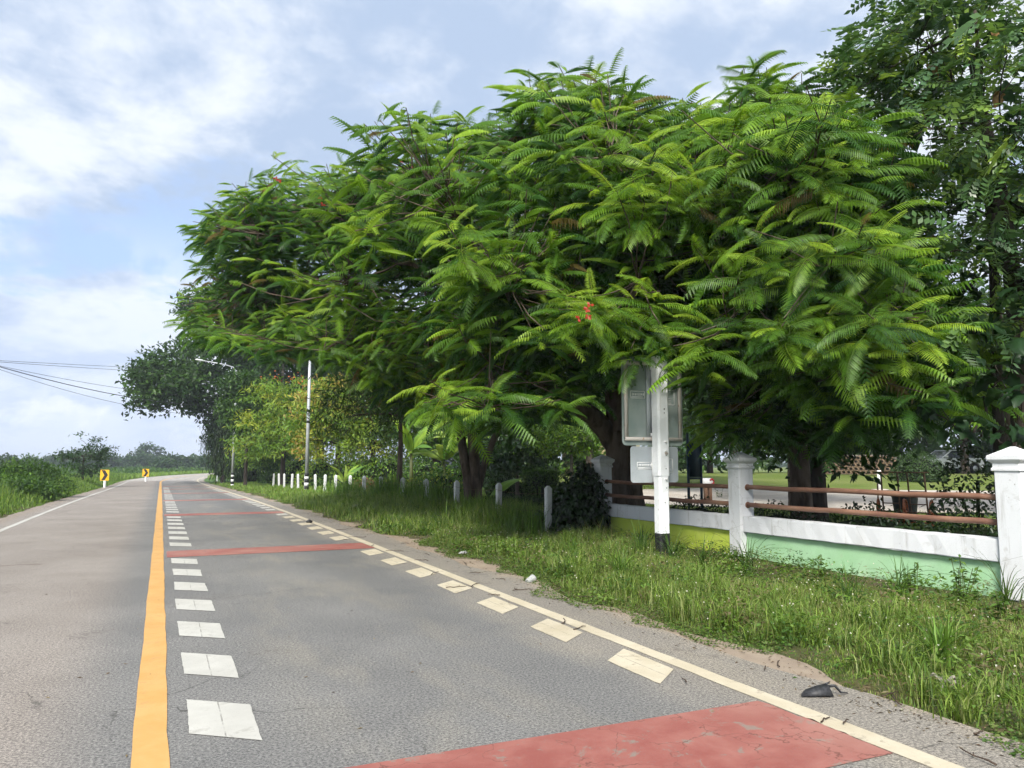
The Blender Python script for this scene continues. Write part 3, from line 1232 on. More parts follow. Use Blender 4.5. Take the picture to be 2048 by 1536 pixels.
def emit(items, variants, parent, mat, single_name, mass_name, n_single, mass_variants=None):
    """nearest items become objects of their own, the rest one joined part"""
    V_, Q_, T_, C_ = [], [], [], []
    base = 0
    arr = []
    for mbv in (mass_variants or variants):
        arr.append((np.vstack(mbv.v), np.vstack(mbv.q) if mbv.q else np.zeros((0, 4), int), np.vstack(mbv.t) if mbv.t else np.zeros((0, 3), int), np.vstack(mbv.c)))
    pos = np.array([it[2] for it in items])
    px, py, dp = proj(pos)
    vis = (px > -60) & (px < 2110) & (py > -60) & (py < 1590)
    dist = np.linalg.norm(pos - np.array([0, 0, CAM_H]), axis=1) + np.where(vis, 0, 1000)
    order = np.argsort(dist)
    single = set(order[:n_single].tolist())
    meshes = {}
    ploc = np.array(parent.location)
    for i in order[:n_single]:
        vi, M, p = items[i]
        if vi not in meshes:
            meshes[vi] = variants[vi].mesh(single_name, [mat])
        o = link(single_name, meshes[vi], parent)
        m4 = Matrix.Identity(4)
        for a in range(3):
            for b in range(3):
                m4[a][b] = M[a, b]
        m4.translation = Vector(p - ploc)
        o.matrix_local = m4
    by = {}
    for i, it in enumerate(items):
        if i not in single:
            by.setdefault(it[0], []).append(it)
    for vi, lst in by.items():
        v, q, tr, c = arr[vi]
        Ms = np.array([it[1] for it in lst])
        ps = np.array([it[2] for it in lst]) - ploc
        W = np.einsum('nij,vj->nvi', Ms, v) + ps[:, None]
        n, k = len(lst), len(v)
        off = base + np.arange(n) * k
        V_.append(W.reshape(-1, 3))
        if len(q):
            Q_.append((q[None] + off[:, None, None]).reshape(-1, 4))
        if len(tr):
            T_.append((tr[None] + off[:, None, None]).reshape(-1, 3))
        jit = RNG.uniform(.85, 1.15, (n, 1, 1))
        C_.append((np.broadcast_to(c[None], (n, k, 3)) * jit).reshape(-1, 3))
        base += n * k
    if V_:
        me = mesh_np(mass_name, np.vstack(V_), np.vstack(Q_) if Q_ else None, np.vstack(T_) if T_ else None, np.vstack(C_), [mat])
        o = link(mass_name, me, parent)
        o['kind'] = 'stuff'
        return o


def basis(d, n):
    d = unit(np.asarray(d, float))
    n = np.asarray(n, float)
    n = unit(n - d * np.dot(n, d))
    return np.stack([d, np.cross(n, d), n], 1)


def kmeans(p, k, rng, it=6):
    k = min(k, len(p))
    c = p[rng.choice(len(p), k, replace=False)]
    for _ in range(it):
        a = np.argmin(((p[:, None] - c[None]) ** 2).sum(-1), 1)
        c = np.array([p[a == j].mean(0) if np.any(a == j) else c[j] for j in range(k)])
    return a, c


def curve(a, b, lift, n=6, wob=.0, rng=RNG):
    a, b = np.array(a, float), np.array(b, float)
    L = np.linalg.norm(b - a)
    t = np.linspace(0, 1, n)[:, None]
    p = a + (b - a) * t + np.array([0, 0, 1.]) * (np.sin(np.pi * t) * lift * L)
    p[1:-1] += rng.normal(0, wob * L, (n - 2, 3))
    return p


def branches(parent, ros, ends, rng, k1, k2, r_limb, mat, twig_r=.011):
    ploc = np.array(parent.location)
    trunk = [c for c in parent.children if c.name.startswith('trunk')]
    tw = MB()
    a1, c1 = kmeans(ros, k1, rng)
    for j in range(len(c1)):
        g = ros[a1 == j]
        if len(g) == 0:
            continue
        e = ends[int(np.argmin([np.linalg.norm(np.array(q) - c1[j]) + max(0, q[2] - c1[j][2]) for q in ends]))]
        tgt = c1[j] * .88 + np.array(e) * .12 - np.array([0, 0, .35])
        lp = curve(e, tgt, .08, 8, .025, rng)
        m = MB()
        m.tube(lp - ploc, np.linspace(r_limb, r_limb * .3, 8), 7, .05)
        link('limb', m.mesh('limb', [mat], True), trunk[0] if trunk else parent)
        a2, c2 = kmeans(g, k2, rng)
        for q in range(len(c2)):
            h = g[a2 == q]
            if len(h) == 0:
                continue
            s = lp[int(rng.integers(4, 8))]
            bp = curve(s, c2[q] - np.array([0, 0, .25]), .06, 6, .03, rng)
            tw.tube(bp - ploc, np.linspace(r_limb * .28, twig_r * 1.4, 6), 4, cap=False)
            for r in h:
                st = bp[int(rng.integers(3, 6))]
                tw.tube(curve(st, r, -.05, 4, .03, rng) - ploc, np.linspace(twig_r * 1.3, twig_r * .7, 4), 3, cap=False)
    o = link('twigs', tw.mesh('twigs', [mat], True), parent)
    o['kind'] = 'stuff'


def trunk_part(parent, paths, mat, name='trunk'):
    ploc = np.array(parent.location)
    m = MB()
    for pts, rad in paths:
        pts = np.array([np.array(p) for p in pts])
        # resample smoothly
        n = len(pts)
        ti = np.linspace(0, n - 1, n * 4)
        fine = np.stack([np.interp(ti, np.arange(n), pts[:, k]) for k in range(3)], 1)
        for _ in range(2):
            fine[1:-1] = .25 * fine[:-2] + .5 * fine[1:-1] + .25 * fine[2:]
        rr = np.interp(ti, np.arange(n), rad)
        m.tube(fine - ploc, rr, 12, .05)
    return link(name, m.mesh(name, [mat], True), parent)


# flamboyant tree leaves: dull mature to bright young, doubling as painted shade and light, a few browned
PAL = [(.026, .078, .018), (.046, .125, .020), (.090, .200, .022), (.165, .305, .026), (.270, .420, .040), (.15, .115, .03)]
fr_rng = np.random.default_rng(3)
FR, FR_M, FR_CLASS, LO0 = [], [], {}, {}


def add_frond(*a, **k):
    sd = len(FR) + 900
    FR.append(frond_variant(np.random.default_rng(sd), int(a[0] * 1.75), *a[1:], **k))
    FR_M.append(frond_variant(np.random.default_rng(sd), *a, tri=True, **k))
    return len(FR) - 1


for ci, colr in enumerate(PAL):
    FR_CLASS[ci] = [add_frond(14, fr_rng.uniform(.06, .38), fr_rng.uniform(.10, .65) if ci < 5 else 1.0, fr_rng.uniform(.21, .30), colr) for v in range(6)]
CURL0 = len(FR)
for v in range(3):
    add_frond(12, 0, 1.15, .06, (.16, .27, .05), curl=fr_rng.uniform(2.2, 3.6))
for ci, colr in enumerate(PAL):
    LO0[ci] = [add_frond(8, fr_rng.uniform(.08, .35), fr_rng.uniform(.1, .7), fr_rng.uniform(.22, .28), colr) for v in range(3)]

OUTLINE = [(345, 655), (350, 600), (378, 560), (372, 440), (430, 395), (490, 318), (560, 285), (640, 262), (740, 228), (820, 195), (900, 220), (1000, 205), (1045, 130), (1120, 112), (1200, 122), (1260, 145), (1290, 190), (1340, 195), (1420, 138), (1500, 102), (1590, 122), (1640, 170), (1740, 195), (1785, 260), (1840, 330), (1840, 480), (1870, 560), (1930, 650), (2045, 790), (1990, 870), (1850, 800), (1780, 890), (1640, 940), (1500, 900), (1420, 970), (1375, 900), (1372, 725), (1240, 712), (1175, 800), (1120, 830), (1010, 870), (960, 830), (900, 850), (840, 830), (760, 790), (700, 730), (610, 700), (500, 700), (420, 690)]


def flamboyant(name, label, loc, paths, ells, nclump, per, seed, k1, r_limb, n_single, ends, bright=1.0, size=1.0):
    rng = np.random.default_rng(seed)
    t = empty(name, loc, label, 'tree', 'flamboyant trees along the fence')
    trunk_part(t, paths, M_BARK)
    vol = np.array([e[1][0] * e[1][1] * e[1][2] for e in ells]) ** .75
    vol /= vol.sum()
    ros, axs, expo = [], [], []
    tries = 0
    made = 0
    while made < nclump and tries < nclump * 30:
        tries += 1
        ei = rng.choice(len(ells), p=vol)
        c, r = np.array(ells[ei][0]), np.array(ells[ei][1])
        d = unit(rng.normal(size=3))
        if d[2] < -.55:
            continue
        rad = rng.uniform(.42, 1.0) ** .40
        cc = c + d * r * rad
        if cc[2] < 1.5:
            continue
        px, py, dp = proj(cc)
        if not inside(px, py, OUTLINE):
            continue
        got = 0
        for q in range(per + 4):
            p = cc + rng.normal(0, 1, 3) * np.array([.80, .80, .15])
            px, py, dp = proj(p)
            mg = 150 / dp * size
            ok = p[2] > 1.3 and inside(px, py, OUTLINE) and inside(px - mg, py, OUTLINE) and inside(px + mg, py, OUTLINE) and inside(px, py - mg, OUTLINE)
            if 1225 < px < 1385 and py > 722 and dp < 12.6:
                ok = False
            if 1000 < px < 1240 and py > 830 and dp < 20:
                ok = False
            if not ok:
                continue
            out = unit((p - c) / r)
            ros.append(p)
            axs.append(unit(np.array([0, 0, .85]) + .40 * out + rng.normal(0, .22, 3)))
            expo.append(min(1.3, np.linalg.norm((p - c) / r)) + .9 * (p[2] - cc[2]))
            got += 1
            if got >= per:
                break
        made += got > 0
    ros, axs = np.array(ros), np.array(axs)
    items = []
    for p, ax, ex in zip(ros, axs, expo):
        cdist = np.hypot(p[0], p[1])
        young = rng.random()
        nf = int(rng.integers(6, 9))
        u = unit(np.cross(ax, rng.normal(size=3)))
        v = np.cross(ax, u)
        ph0 = rng.uniform(0, 6.3)
        stem = unit(ax * .55 + unit(np.array([p[0] - loc[0], p[1] - loc[1], .25 * (p[2] - 3)])) * .75)
        back = (p[1] * .7 + p[0] * .4) > (ros[:, 1].mean() * .7 + ros[:, 0].mean() * .4) + 1.2
        sick = rng.random() < .025
        for k in range(nf):
            ph = ph0 + k * 2.39996
            el = math.radians(np.interp(k, [0, nf - 1], [-14, 30]) + rng.normal(0, 9))
            d = math.cos(el) * (math.cos(ph) * u + math.sin(ph) * v) + math.sin(el) * ax
            d = d * np.array([1, 1, .75]) + np.array([0, 0, -.06])
            nrm = ax * math.cos(el) - (math.cos(ph) * u + math.sin(ph) * v) * math.sin(el)
            L = rng.uniform(.40, .68) * size * (1.25 if cdist < 14.2 else 1.0) * (1 - .25 * (k / nf))
            lvl = (k / nf) * 1.7 + young * 2.1 * bright + (ex - .75) * 2.4 + rng.normal(0, .5) - .45  # leaf age plus painted light: outer and upper fronds brighter, inner and lower darker
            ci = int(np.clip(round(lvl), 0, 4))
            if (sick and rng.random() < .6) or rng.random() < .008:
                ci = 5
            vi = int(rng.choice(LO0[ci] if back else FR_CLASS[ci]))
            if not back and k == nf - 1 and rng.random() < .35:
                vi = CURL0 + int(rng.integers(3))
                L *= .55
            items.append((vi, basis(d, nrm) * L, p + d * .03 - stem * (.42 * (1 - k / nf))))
    branches(t, ros, ends, rng, k1, 6, r_limb, M_BARK)
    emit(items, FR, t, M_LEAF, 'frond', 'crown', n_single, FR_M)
    return t, ros


dA = 17.4
bA = G(1252, dA)
tA, rosA = flamboyant('flamboyant_tree', 'big flamboyant tree with thick forked trunk behind the white sign post', bA,
                      [([bA + Vector((0, 0, -.3)), P(1252, 985, dA), P(1246, 925, dA), P(1240, 885, dA), P(1236, 862, dA)], [.50, .39, .35, .33, .26]),
                       ([P(1246, 915, dA), P(1215, 862, dA), P(1175, 826, dA - .3), P(1110, 778, dA - .8), P(1010, 700, dA - 1.6)], [.25, .25, .22, .17, .10]),
                       ([P(1242, 900, dA), P(1236, 850, dA), P(1226, 770, dA), P(1240, 660, dA - .3), P(1250, 520, dA - 1)], [.26, .25, .21, .17, .10]),
                       ([P(1238, 800, dA), P(1300, 700, dA - .5), P(1400, 560, dA - 1.5)], [.15, .12, .08])],
                      [((8.2, 13.0, 5.3), (4.7, 4.6, 4.1)), ((7.3, 10.9, 4.3), (2.7, 2.2, 2.3)), ((5.6, 14.6, 6.3), (3.0, 3.0, 3.0)), ((6.6, 12.2, 3.3), (2.3, 1.8, 1.5)), ((6.4, 12.0, 3.2), (2.4, 1.8, 1.5)), ((6.9, 11.4, 3.4), (2.0, 1.6, 1.5))], 128, 14, 21, 9, .10, 300,
                      [tuple(P(1010, 700, dA - 1.6)), tuple(P(1250, 520, dA - 1)), tuple(P(1400, 560, dA - 1.5)), tuple(P(1110, 778, dA - .8))], 1.15)
dB = 21.6
bB = G(950, dB)
tB, rosB = flamboyant('flamboyant_tree', 'wide flamboyant tree with several slim stems arching over the road', bB,
                      [([bB + Vector((-.1, 0, -.3)), P(936, 960, dB), P(925, 895, dB), P(917, 840, dB), P(880, 760, dB - .4), P(800, 690, dB - .8)], [.16, .135, .125, .115, .10, .06]),
                       ([bB + Vector((.1, 0, -.3)), P(951, 960, dB), P(947, 890, dB), P(940, 840, dB), P(950, 740, dB), P(930, 600, dB - .5)], [.20, .165, .145, .13, .11, .07]),
                       ([P(955, 985, dB), P(968, 930, dB), P(990, 872, dB), P(1030, 790, dB + .2)], [.10, .095, .085, .06])],
                      [((5.0, 20.2, 5.35), (5.3, 6.0, 3.5)), ((7.0, 17.6, 4.4), (3.0, 3.0, 2.6)), ((3.0, 17.5, 6.6), (2.6, 3.0, 2.2)), ((2.2, 22.0, 5.2), (2.7, 4.0, 2.0)), ((6.8, 17.6, 3.5), (2.6, 2.4, 1.3)), ((5.6, 17.8, 3.7), (2.8, 2.4, 1.3)), ((3.4, 20.5, 4.4), (3.0, 3.0, 1.4))], 155, 13, 33, 9, .085, 250,
                      [tuple(P(800, 690, dB - .8)), tuple(P(930, 600, dB - .5)), tuple(P(1030, 790, dB + .2))], .95)
dC = 15.6
bC = G(1600, dC)
tC, rosC = flamboyant('flamboyant_tree', 'dark trunked flamboyant tree behind the middle fence bay', bC,
                      [([bC + Vector((0, 0, -.3)), P(1602, 960, dC), P(1594, 880, dC), P(1598, 780, dC), P(1560, 600, dC - .6), P(1540, 420, dC - 1)], [.24, .19, .17, .15, .11, .07]),
                       ([P(1597, 850, dC), P(1680, 720, dC - .8), P(1740, 560, dC - 1.4)], [.16, .13, .08])],
                      [((11.0, 9.9, 4.9), (4.2, 4.2, 4.1)), ((9.6, 8.9, 3.6), (2.2, 2.2, 2.3)), ((8.9, 7.6, 4.4), (1.8, 1.6, 2.6)), ((9.3, 8.3, 2.9), (1.6, 1.9, 1.4)), ((10.2, 7.0, 3.1), (1.5, 1.5, 1.5)), ((10.3, 7.2, 3.6), (1.7, 1.6, 1.9)), ((10.0, 7.5, 4.6), (1.8, 1.6, 1.6))], 128, 14, 45, 8, .085, 300,
                      [tuple(P(1540, 420, dC - 1)), tuple(P(1740, 560, dC - 1.4))], 1.05)

# red flowers of the flamboyant trees
for (px, py, tr, ros, lab) in ((1170, 601, tA, rosA, 'small red blossom above the white sign post'), (1169, 630, tA, rosA, 'orange red blossom just over the sign plate'),
                               (640, 406, tB, rosB, 'pair of pale red blossoms on the left of the crown'), (545, 362, tB, rosB, 'red blossom near the left outline of the crown'), (812, 325, tB, rosB, 'red blossom high in the left crown')):
    qx, qy, qd = proj(ros)
    k = np.argmin((qx - px) ** 2 + (qy - py) ** 2 + (qd * 6) ** 2)
    d = float(np.hypot(ros[k][0], ros[k][1])) - .75
    c = P(px, py, d)
    m = MB()
    rr = np.random.default_rng(px)
    for f in range(2):
        fc = np.array(c) + rr.normal(0, .06, 3)
        for q in range(5):
            a = q * 1.257 + rr.uniform(0, 1)
            dd = unit(np.array([math.cos(a), math.sin(a) * .6, math.sin(a) * .9]) + rr.normal(0, .2, 3))
            sd = unit(np.cross(dd, [.3, .9, .2]))
            L = .06
            m.add([fc, fc + dd * L * .55 + sd * L * .3, fc + dd * L, fc + dd * L * .55 - sd * L * .3], [(0, 1, 2, 3)], None, np.array([.46, .06, .035]) * rr.uniform(.8, 1.3))
    m.v = [v - np.array(tr.location) for v in m.v]
    o = m.build('blossom', M_LEAF, tr)
    o['label'] = lab


def leaf_cloud(c, ax, nr, L, W, col, droop=.15):
    """kite shaped leaves as numpy arrays: returns verts, tris, colours"""
    n = len(c)
    ax = unit(ax)
    nr = unit(nr - ax * np.sum(nr * ax, 1)[:, None])
    sd = np.cross(nr, ax)
    L, W = np.broadcast_to(L, (n,))[:, None], np.broadcast_to(W, (n,))[:, None]
    v = np.stack([c, c + ax * L * .45 + sd * W * .5 + nr * W * .12, c + ax * L - nr * L * droop, c + ax * L * .45 - sd * W * .5 + nr * W * .12], 1)
    i = np.arange(n)[:, None] * 4
    tr = np.concatenate([i + np.array([[0, 1, 2]]), i + np.array([[0, 2, 3]])], 0)
    return v.reshape(-1, 3), tr, np.repeat(col, 4, 0)


def clump_points(ells, nclump, per, spread, rng, shell=(.35, 1.0), zmin=None, accept=None):
    vol = np.array([e[1][0] * e[1][1] * e[1][2] for e in ells]) ** .7
    vol /= vol.sum()
    C_, O_ = [], []
    tries = 0
    while len(C_) < nclump and tries < nclump * 20:
        tries += 1
        ei = rng.choice(len(ells), p=vol)
        c, r = np.array(ells[ei][0], float), np.array(ells[ei][1], float)
        d = unit(rng.normal(size=3))
        if d[2] < -.75:
            continue
        p = c + d * r * rng.uniform(*shell) ** .5
        if zmin is not None and p[2] < zmin:
            continue
        if accept is not None and not accept(p):
            continue
        C_.append(p)
        O_.append(d)
    C_, O_ = np.array(C_), np.array(O_)
    pts = np.repeat(C_, per, 0) + rng.normal(0, 1, (len(C_) * per, 3)) * np.array(spread)
    out = np.repeat(O_, per, 0)
    return C_, pts, out


def leaves_on(pts, out, rng, L, aspect, cols, hang=0.0, upn=.8, nper_col=None, clump_id=None):
    n = len(pts)
    nr = unit(np.array([0, 0, upn]) + .45 * out + rng.normal(0, .5, (n, 3)))
    ax = unit(rng.normal(size=(n, 3)) + .35 * out)
    ax = unit(ax * (1 - hang) + np.array([0, 0, -1.]) * hang + 1e-3)
    if hang > .4:
        nr = unit(rng.normal(size=(n, 3)))
    cols = np.array(cols)
    k = rng.integers(0, len(cols), n) if clump_id is None else clump_id % len(cols)
    c = cols[k] * rng.uniform(.7, 1.3, (n, 1))
    Ls = L * rng.uniform(.7, 1.3, n)
    return leaf_cloud(pts, ax, nr, Ls, Ls * aspect, c)


def broad_tree(name, label, base, height, trunk_r, ells, nclump, per, spread, leaf, cols, seed, group=None, aspect=.5, hang=0.0, mat=None, bark_=None, k1=5, trunk_top=None, cat='tree', shell=(.35, 1.0), zmin=None, accept=None, lean=0.0, limbs=True, extra=None):
    rng = np.random.default_rng(seed)
    base = Vector(base)
    t = empty(name, base, label, cat, group)
    ells = [((base.x + e[0][0], base.y + e[0][1], base.z + e[0][2]), e[1]) for e in ells]
    C_, pts, out = clump_points(ells, nclump, per, spread, rng, shell, zmin, accept)
    tt = trunk_top or height * .55
    top = np.array(base) + np.array([lean, 0, tt])
    trunk_part(t, [([np.array(base) - [0, 0, .3], np.array(base) + [lean * .2, .03, tt * .33], np.array(base) + [lean * .6, -.04, tt * .66], top], [trunk_r * 1.25, trunk_r, trunk_r * .85, trunk_r * .6])], bark_ or M_BARKD)
    if limbs:
        branches(t, C_[::max(1, len(C_) // 90)], [tuple(top), tuple(np.array(base) + [lean * .6, 0, tt * .7])], rng, k1, 4, trunk_r * .45, bark_ or M_BARKD, trunk_r * .06)
    cid = np.repeat(rng.integers(0, 1000, len(C_)), per)
    v, tr, c = leaves_on(pts, out, rng, leaf, aspect, cols, hang, clump_id=cid)
    if extra is not None:
        ev, et, ec = extra(rng)
        tr = np.vstack([tr, et + len(v)])
        v = np.vstack([v, ev])
        c = np.vstack([c, ec])
    me = mesh_np('crown', v - np.array(base), None, tr, c, [mat or M_LEAF])
    o = link('crown', me, t)
    o['kind'] = 'stuff'
    return t


DARK = [(.022, .055, .016), (.030, .072, .02), (.042, .092, .024)]
MIDG = [(.042, .10, .02), (.06, .13, .024), (.08, .16, .03)]
LIGHTG = [(.13, .25, .034), (.18, .31, .04), (.24, .36, .05)]
GOLD = [(.32, .38, .05), (.39, .40, .07), (.22, .33, .05), (.42, .32, .09)]
BLUISH = [(.035, .065, .045), (.045, .08, .05), (.05, .09, .055)]

# ---- far end of the road: the big rain tree and its neighbours
b = G(500, 76)
broad_tree('rain_tree', 'huge dark spreading rain tree where the road bends', b, 17, .55,
           [((-3.5, 0, 9.5), (6.5, 6, 4.2)), ((-7.0, -3.0, 8.2), (3.2, 3.5, 2.8)), ((4, 2, 10.5), (6, 6, 5.0)), ((0, 0, 5.5), (4, 5, 3)), ((-1.0, 0, 15.0), (5.5, 5, 4.5))], 600, 60, (.62, .62, .36), .46, [(.020, .052, .012), (.032, .076, .015), (.046, .104, .02), (.065, .14, .026)], 61, k1=8, trunk_top=6.0)
b = G(640, 82)
broad_tree('rain_tree', 'grey green tall tree behind the nearer lamp pole', b, 17, .4, [((0, 0, 10.5), (7, 5, 5.5)), ((2, 0, 5.5), (5, 4, 3.5))], 260, 40, (.8, .8, .4), .45, [(.028, .06, .03), (.04, .075, .038), (.05, .09, .04)], 62, k1=6)
b = G(447, 73)
broad_tree('weeping_tree', 'dark weeping tree with hanging leaves under the rain tree', b, 6.5, .18, [((.3, 0, 4.4), (2.0, 2.4, 2.4)), ((.8, 0, 2.2), (1.8, 2.2, 1.8))], 260, 34, (.28, .28, .55), .42, [(.02, .045, .015), (.03, .062, .018), (.045, .085, .022)], 63, aspect=.16, hang=.75, k1=4)
b = G(503, 80)
broad_tree('roadside_tree', 'dark leafy tree behind the farther lamp post', b, 7, .2, [((0, 0, 3.9), (2.4, 2.2, 2.6)), ((.8, 0, 6.2), (2.2, 2, 1.8)), ((1.2, .5, 1.6), (2, 2, 1.4))], 280, 36, (.4, .4, .26), .30, DARK + MIDG[:2], 64, k1=4)
b = G(492, 59)
broad_tree('roadside_tree', 'leafy green tree half covering the farther lamp post', b, 8.2, .12, [((-.4, 0, 5.6), (1.7, 1.5, 1.7)), ((-.5, 0, 7.4), (1.3, 1.2, .9)), ((.8, .2, 4.2), (1.5, 1.3, 1.3))], 230, 34, (.34, .34, .2), .27, DARK[1:] + MIDG, 66, k1=4)
# feathery young flamboyants further along
for i, (px, d, hh, wv, lab, cols, ds) in enumerate((
        (566, 57, 8.2, 3.3, 'bright yellow green flamboyant with orange blossom behind the lamp pole', LIGHTG + GOLD[:1], 0),
        (548, 67, 5.8, 2.6, 'low feathery light green tree left of the lamp pole', LIGHTG[:2] + MIDG[1:], 0))):
    b = G(px, d)

    def ext(rng, b=b, hh=hh, wv=wv):
        n = 46
        p = np.array(b) + np.array([0.3, -wv * .5, hh * .93]) + rng.normal(0, 1, (n, 3)) * [1.2, .5, .25]
        return leaf_cloud(p, rng.normal(size=(n, 3)), np.tile([0, -.3, 1.], (n, 1)), .16, .12, np.tile([(.55, .15, .04)], (n, 1)) * rng.uniform(.8, 1.2, (n, 1)))
    broad_tree('flamboyant_tree', lab, b, hh, .16, [((0, 0, hh * .62), (wv, wv, hh * .34)), ((-.5, -.6, hh * .42), (wv * .95, wv, hh * .26))], 230, 40, (.42, .42, .15), .34, cols, 70 + i, 'young trees along the park edge', aspect=.26, hang=.18, k1=5, extra=ext if i == 0 else None)
b = G(676, 50)
broad_tree('golden_tree', 'golden green leafy tree with dark trunk behind the white stakes', b, 7.4, .2, [((0, 0, 5.0), (2.6, 2.4, 2.3)), ((-1.1, 0, 3.2), (2.0, 1.8, 1.6)), ((1.6, .2, 3.8), (2.0, 1.8, 1.8))], 260, 30, (.36, .36, .2), .30, GOLD + LIGHTG[:2], 75, 'young trees along the park edge', aspect=.4, k1=5, shell=(.6, 1.0))
b = G(745, 47)
broad_tree('leafy_tree', 'light green bushy tree behind the banana plants', b, 7.0, .15, [((0, 0, 4.8), (2.5, 2.3, 2.4)), ((0, 0, 2.4), (2.1, 2.0, 1.8))], 260, 34, (.35, .35, .22), .22, LIGHTG + MIDG[2:] + GOLD[:1], 76, 'young trees along the park edge', aspect=.4, k1=5)
b = G(800, 27.5)
broad_tree('narrow_leaved_tree', 'slender dark tree with narrow hanging leaves left of the slim stems', b, 5.6, .10, [((-.6, 0, 4.2), (2.0, 1.6, 1.3)), ((-1.6, .3, 3.3), (1.5, 1.2, 1.2)), ((.8, 0, 3.6), (1.4, 1.3, 1.0))], 150, 26, (.34, .34, .26), .24, [(.03, .065, .015), (.045, .09, .018), (.07, .12, .022)], 77, aspect=.2, hang=.45, k1=6, bark_=M_BARK)

# ---- park trees behind the fence
for i, (px, d, hh, rx, cols, lab, zb) in enumerate((
        (1015, 36, 7.0, 3.0, DARK + MIDG[:1], 'dark leafy park tree left of the small bright tree', 2.2),
        (1180, 48, 8.5, 3.8, MIDG, 'rounded park tree behind the forked trunk', 3.5),
        (1330, 40, 9.5, 4.2, MIDG + LIGHTG[:1], 'tall park tree behind the sign plate', 4.2),
        (1470, 33, 9.0, 3.6, DARK, 'dense dark park tree behind the blue board', 3.6),
        (1590, 27, 8.0, 3.0, DARK, 'blackish green tree behind the dark trunk', 3.2),
        (1632, 19.5, 5.2, 2.0, DARK, 'dark drooping tree over the lawn', 2.4),
        (1930, 56, 11.5, 5.0, DARK + MIDG[:1], 'tall dark tree behind the white car', 4.0),
        (2030, 26, 8.0, 3.4, DARK + MIDG[:1], 'dark tree at the right edge behind the fence', 3.4),
        (1660, 72, 11, 6.0, MIDG, 'wide park tree beyond the lattice wall', 1.0),
        (1420, 66, 10, 5.5, MIDG + DARK, 'wide park tree beyond the red and white barrel', 1.0),
        (1800, 70, 9, 5.0, MIDG, 'wide park tree beyond the dome shaped bush', 1.0),
        (2060, 64, 10, 5.5, DARK + MIDG, 'wide park tree beyond the right hand pillar', 1.0),
        (1110, 60, 8, 4.5, MIDG + LIGHTG[:1], 'wide park tree far behind the small bright tree', 1.0),
        (960, 58, 8, 4.5, MIDG, 'wide park tree far behind the slim stems', 1.0),
        (870, 44, 7.5, 3.4, MIDG + LIGHTG[:1], 'green park tree behind the banana plants', 2.6))):
    b = G(px, d)
    broad_tree('park_tree', lab, b, hh, .22, [((0, 0, hh * .62), (rx, rx, hh * .33)), ((.4, 0, hh * .42), (rx * .8, rx * .8, hh * .22))] + ([((0, 0, 1.5), (rx * 1.15, rx, 1.9))] if zb == 1.0 else []), 200, 30, (.5, .5, .28), .6 if d > 54 else .30 if d > 30 else .24, cols, 90 + i, 'trees in the park', aspect=.45, k1=5, zmin=zb * .55, shell=(.2, 1.0))
b = G(1142, 29)
broad_tree('park_tree', 'small bright green tree with thin pale trunk in the park', b, 3.9, .07, [((-.1, 0, 2.75), (1.5, 1.4, .85)), ((-.3, 0, 2.2), (1.2, 1.1, .5))], 130, 30, (.25, .25, .14), .17, LIGHTG + MIDG[1:], 110, 'trees in the park', aspect=.42, k1=5, bark_=M_BARK2, trunk_top=2.1)
b = G(1035, 31)
broad_tree('park_tree', 'low dark green tree with forked pale stems left of the small bright tree', b, 3.4, .08, [((0, 0, 2.2), (1.5, 1.4, 1.0)), ((.2, 0, 1.4), (1.4, 1.3, .7))], 130, 30, (.28, .28, .16), .2, DARK + MIDG[1:2], 111, 'trees in the park', aspect=.5, k1=4, bark_=M_BARK2, mat=M_GLOSS)

# ---- right edge: small leaved tree and the big leaved tree growing through it
rngD = np.random.default_rng(131)
PV = [pinnate_variant(rngD, int(rngD.integers(5, 8)), c, rngD.uniform(.2, .6)) for c in ((.058, .125, .05), (.085, .17, .055), (.125, .225, .055), (.20, .32, .06), (.29, .42, .07)) for _ in range(3)]
bD = G(2034, 12.9)
tD = empty('pinnate_tree', bD, 'tall tree with small dark oval leaflets at the right edge', 'tree')
trunk_part(tD, [([bD + Vector((0, 0, -.3)), P(2042, 900, 12.9), P(2040, 700, 12.9), P(2026, 560, 12.9), P(2000, 380, 12.6), P(1960, 200, 12.2), P(1930, 60, 12)], [.16, .13, .12, .115, .09, .06, .035]),
                ([P(2036, 690, 12.9), P(2060, 520, 12.8), P(2090, 300, 12.7)], [.07, .06, .04])], M_BARKD)
OUT_D = [(1640, 165), (1690, 95), (1740, 10), (1740, -500), (2600, -500), (2600, 760), (1930, 720), (1890, 640), (1850, 560), (1790, 440), (1800, 340), (1840, 280), (1800, 235), (1740, 250), (1660, 215)]
acc = lambda p: inside(*proj(p)[:2], OUT_D)
C_, pts, out = clump_points([((10.6, 7.6, 6.6), (3.0, 2.7, 3.5)), ((11.0, 7.8, 4.2), (2.4, 2.2, 1.9)), ((9.7, 8.2, 6.6), (2.0, 1.6, 1.7))], 150, 14, (.34, .34, .12), rngD, (.25, 1.0), 1.9, acc)
items = []
for p, o_ in zip(pts, out):
    if not acc(p):
        continue
    d = unit(rngD.normal(size=3) * [1, 1, .5] + .4 * o_ + np.array([0, 0, -.35]))
    up = unit(np.array([0, 0, 1.]) + .5 * o_ + rngD.normal(0, .35, 3))
    w = rngD.random()
    ci = 0 if w < .3 else 1 if w < .58 else 2 if w < .80 else 3 if w < .94 else 4
    items.append((ci * 3 + int(rngD.integers(3)), basis(d, up) * rngD.uniform(.30, .48), p))
branches(tD, C_, [tuple(P(1930, 60, 12)), tuple(P(2000, 380, 12.6)), tuple(P(2090, 300, 12.7))], rngD, 8, 6, .035, M_BARKD, .006)
emit(items, PV, tD, M_GLOSS, 'leaf_spray', 'crown', 300)

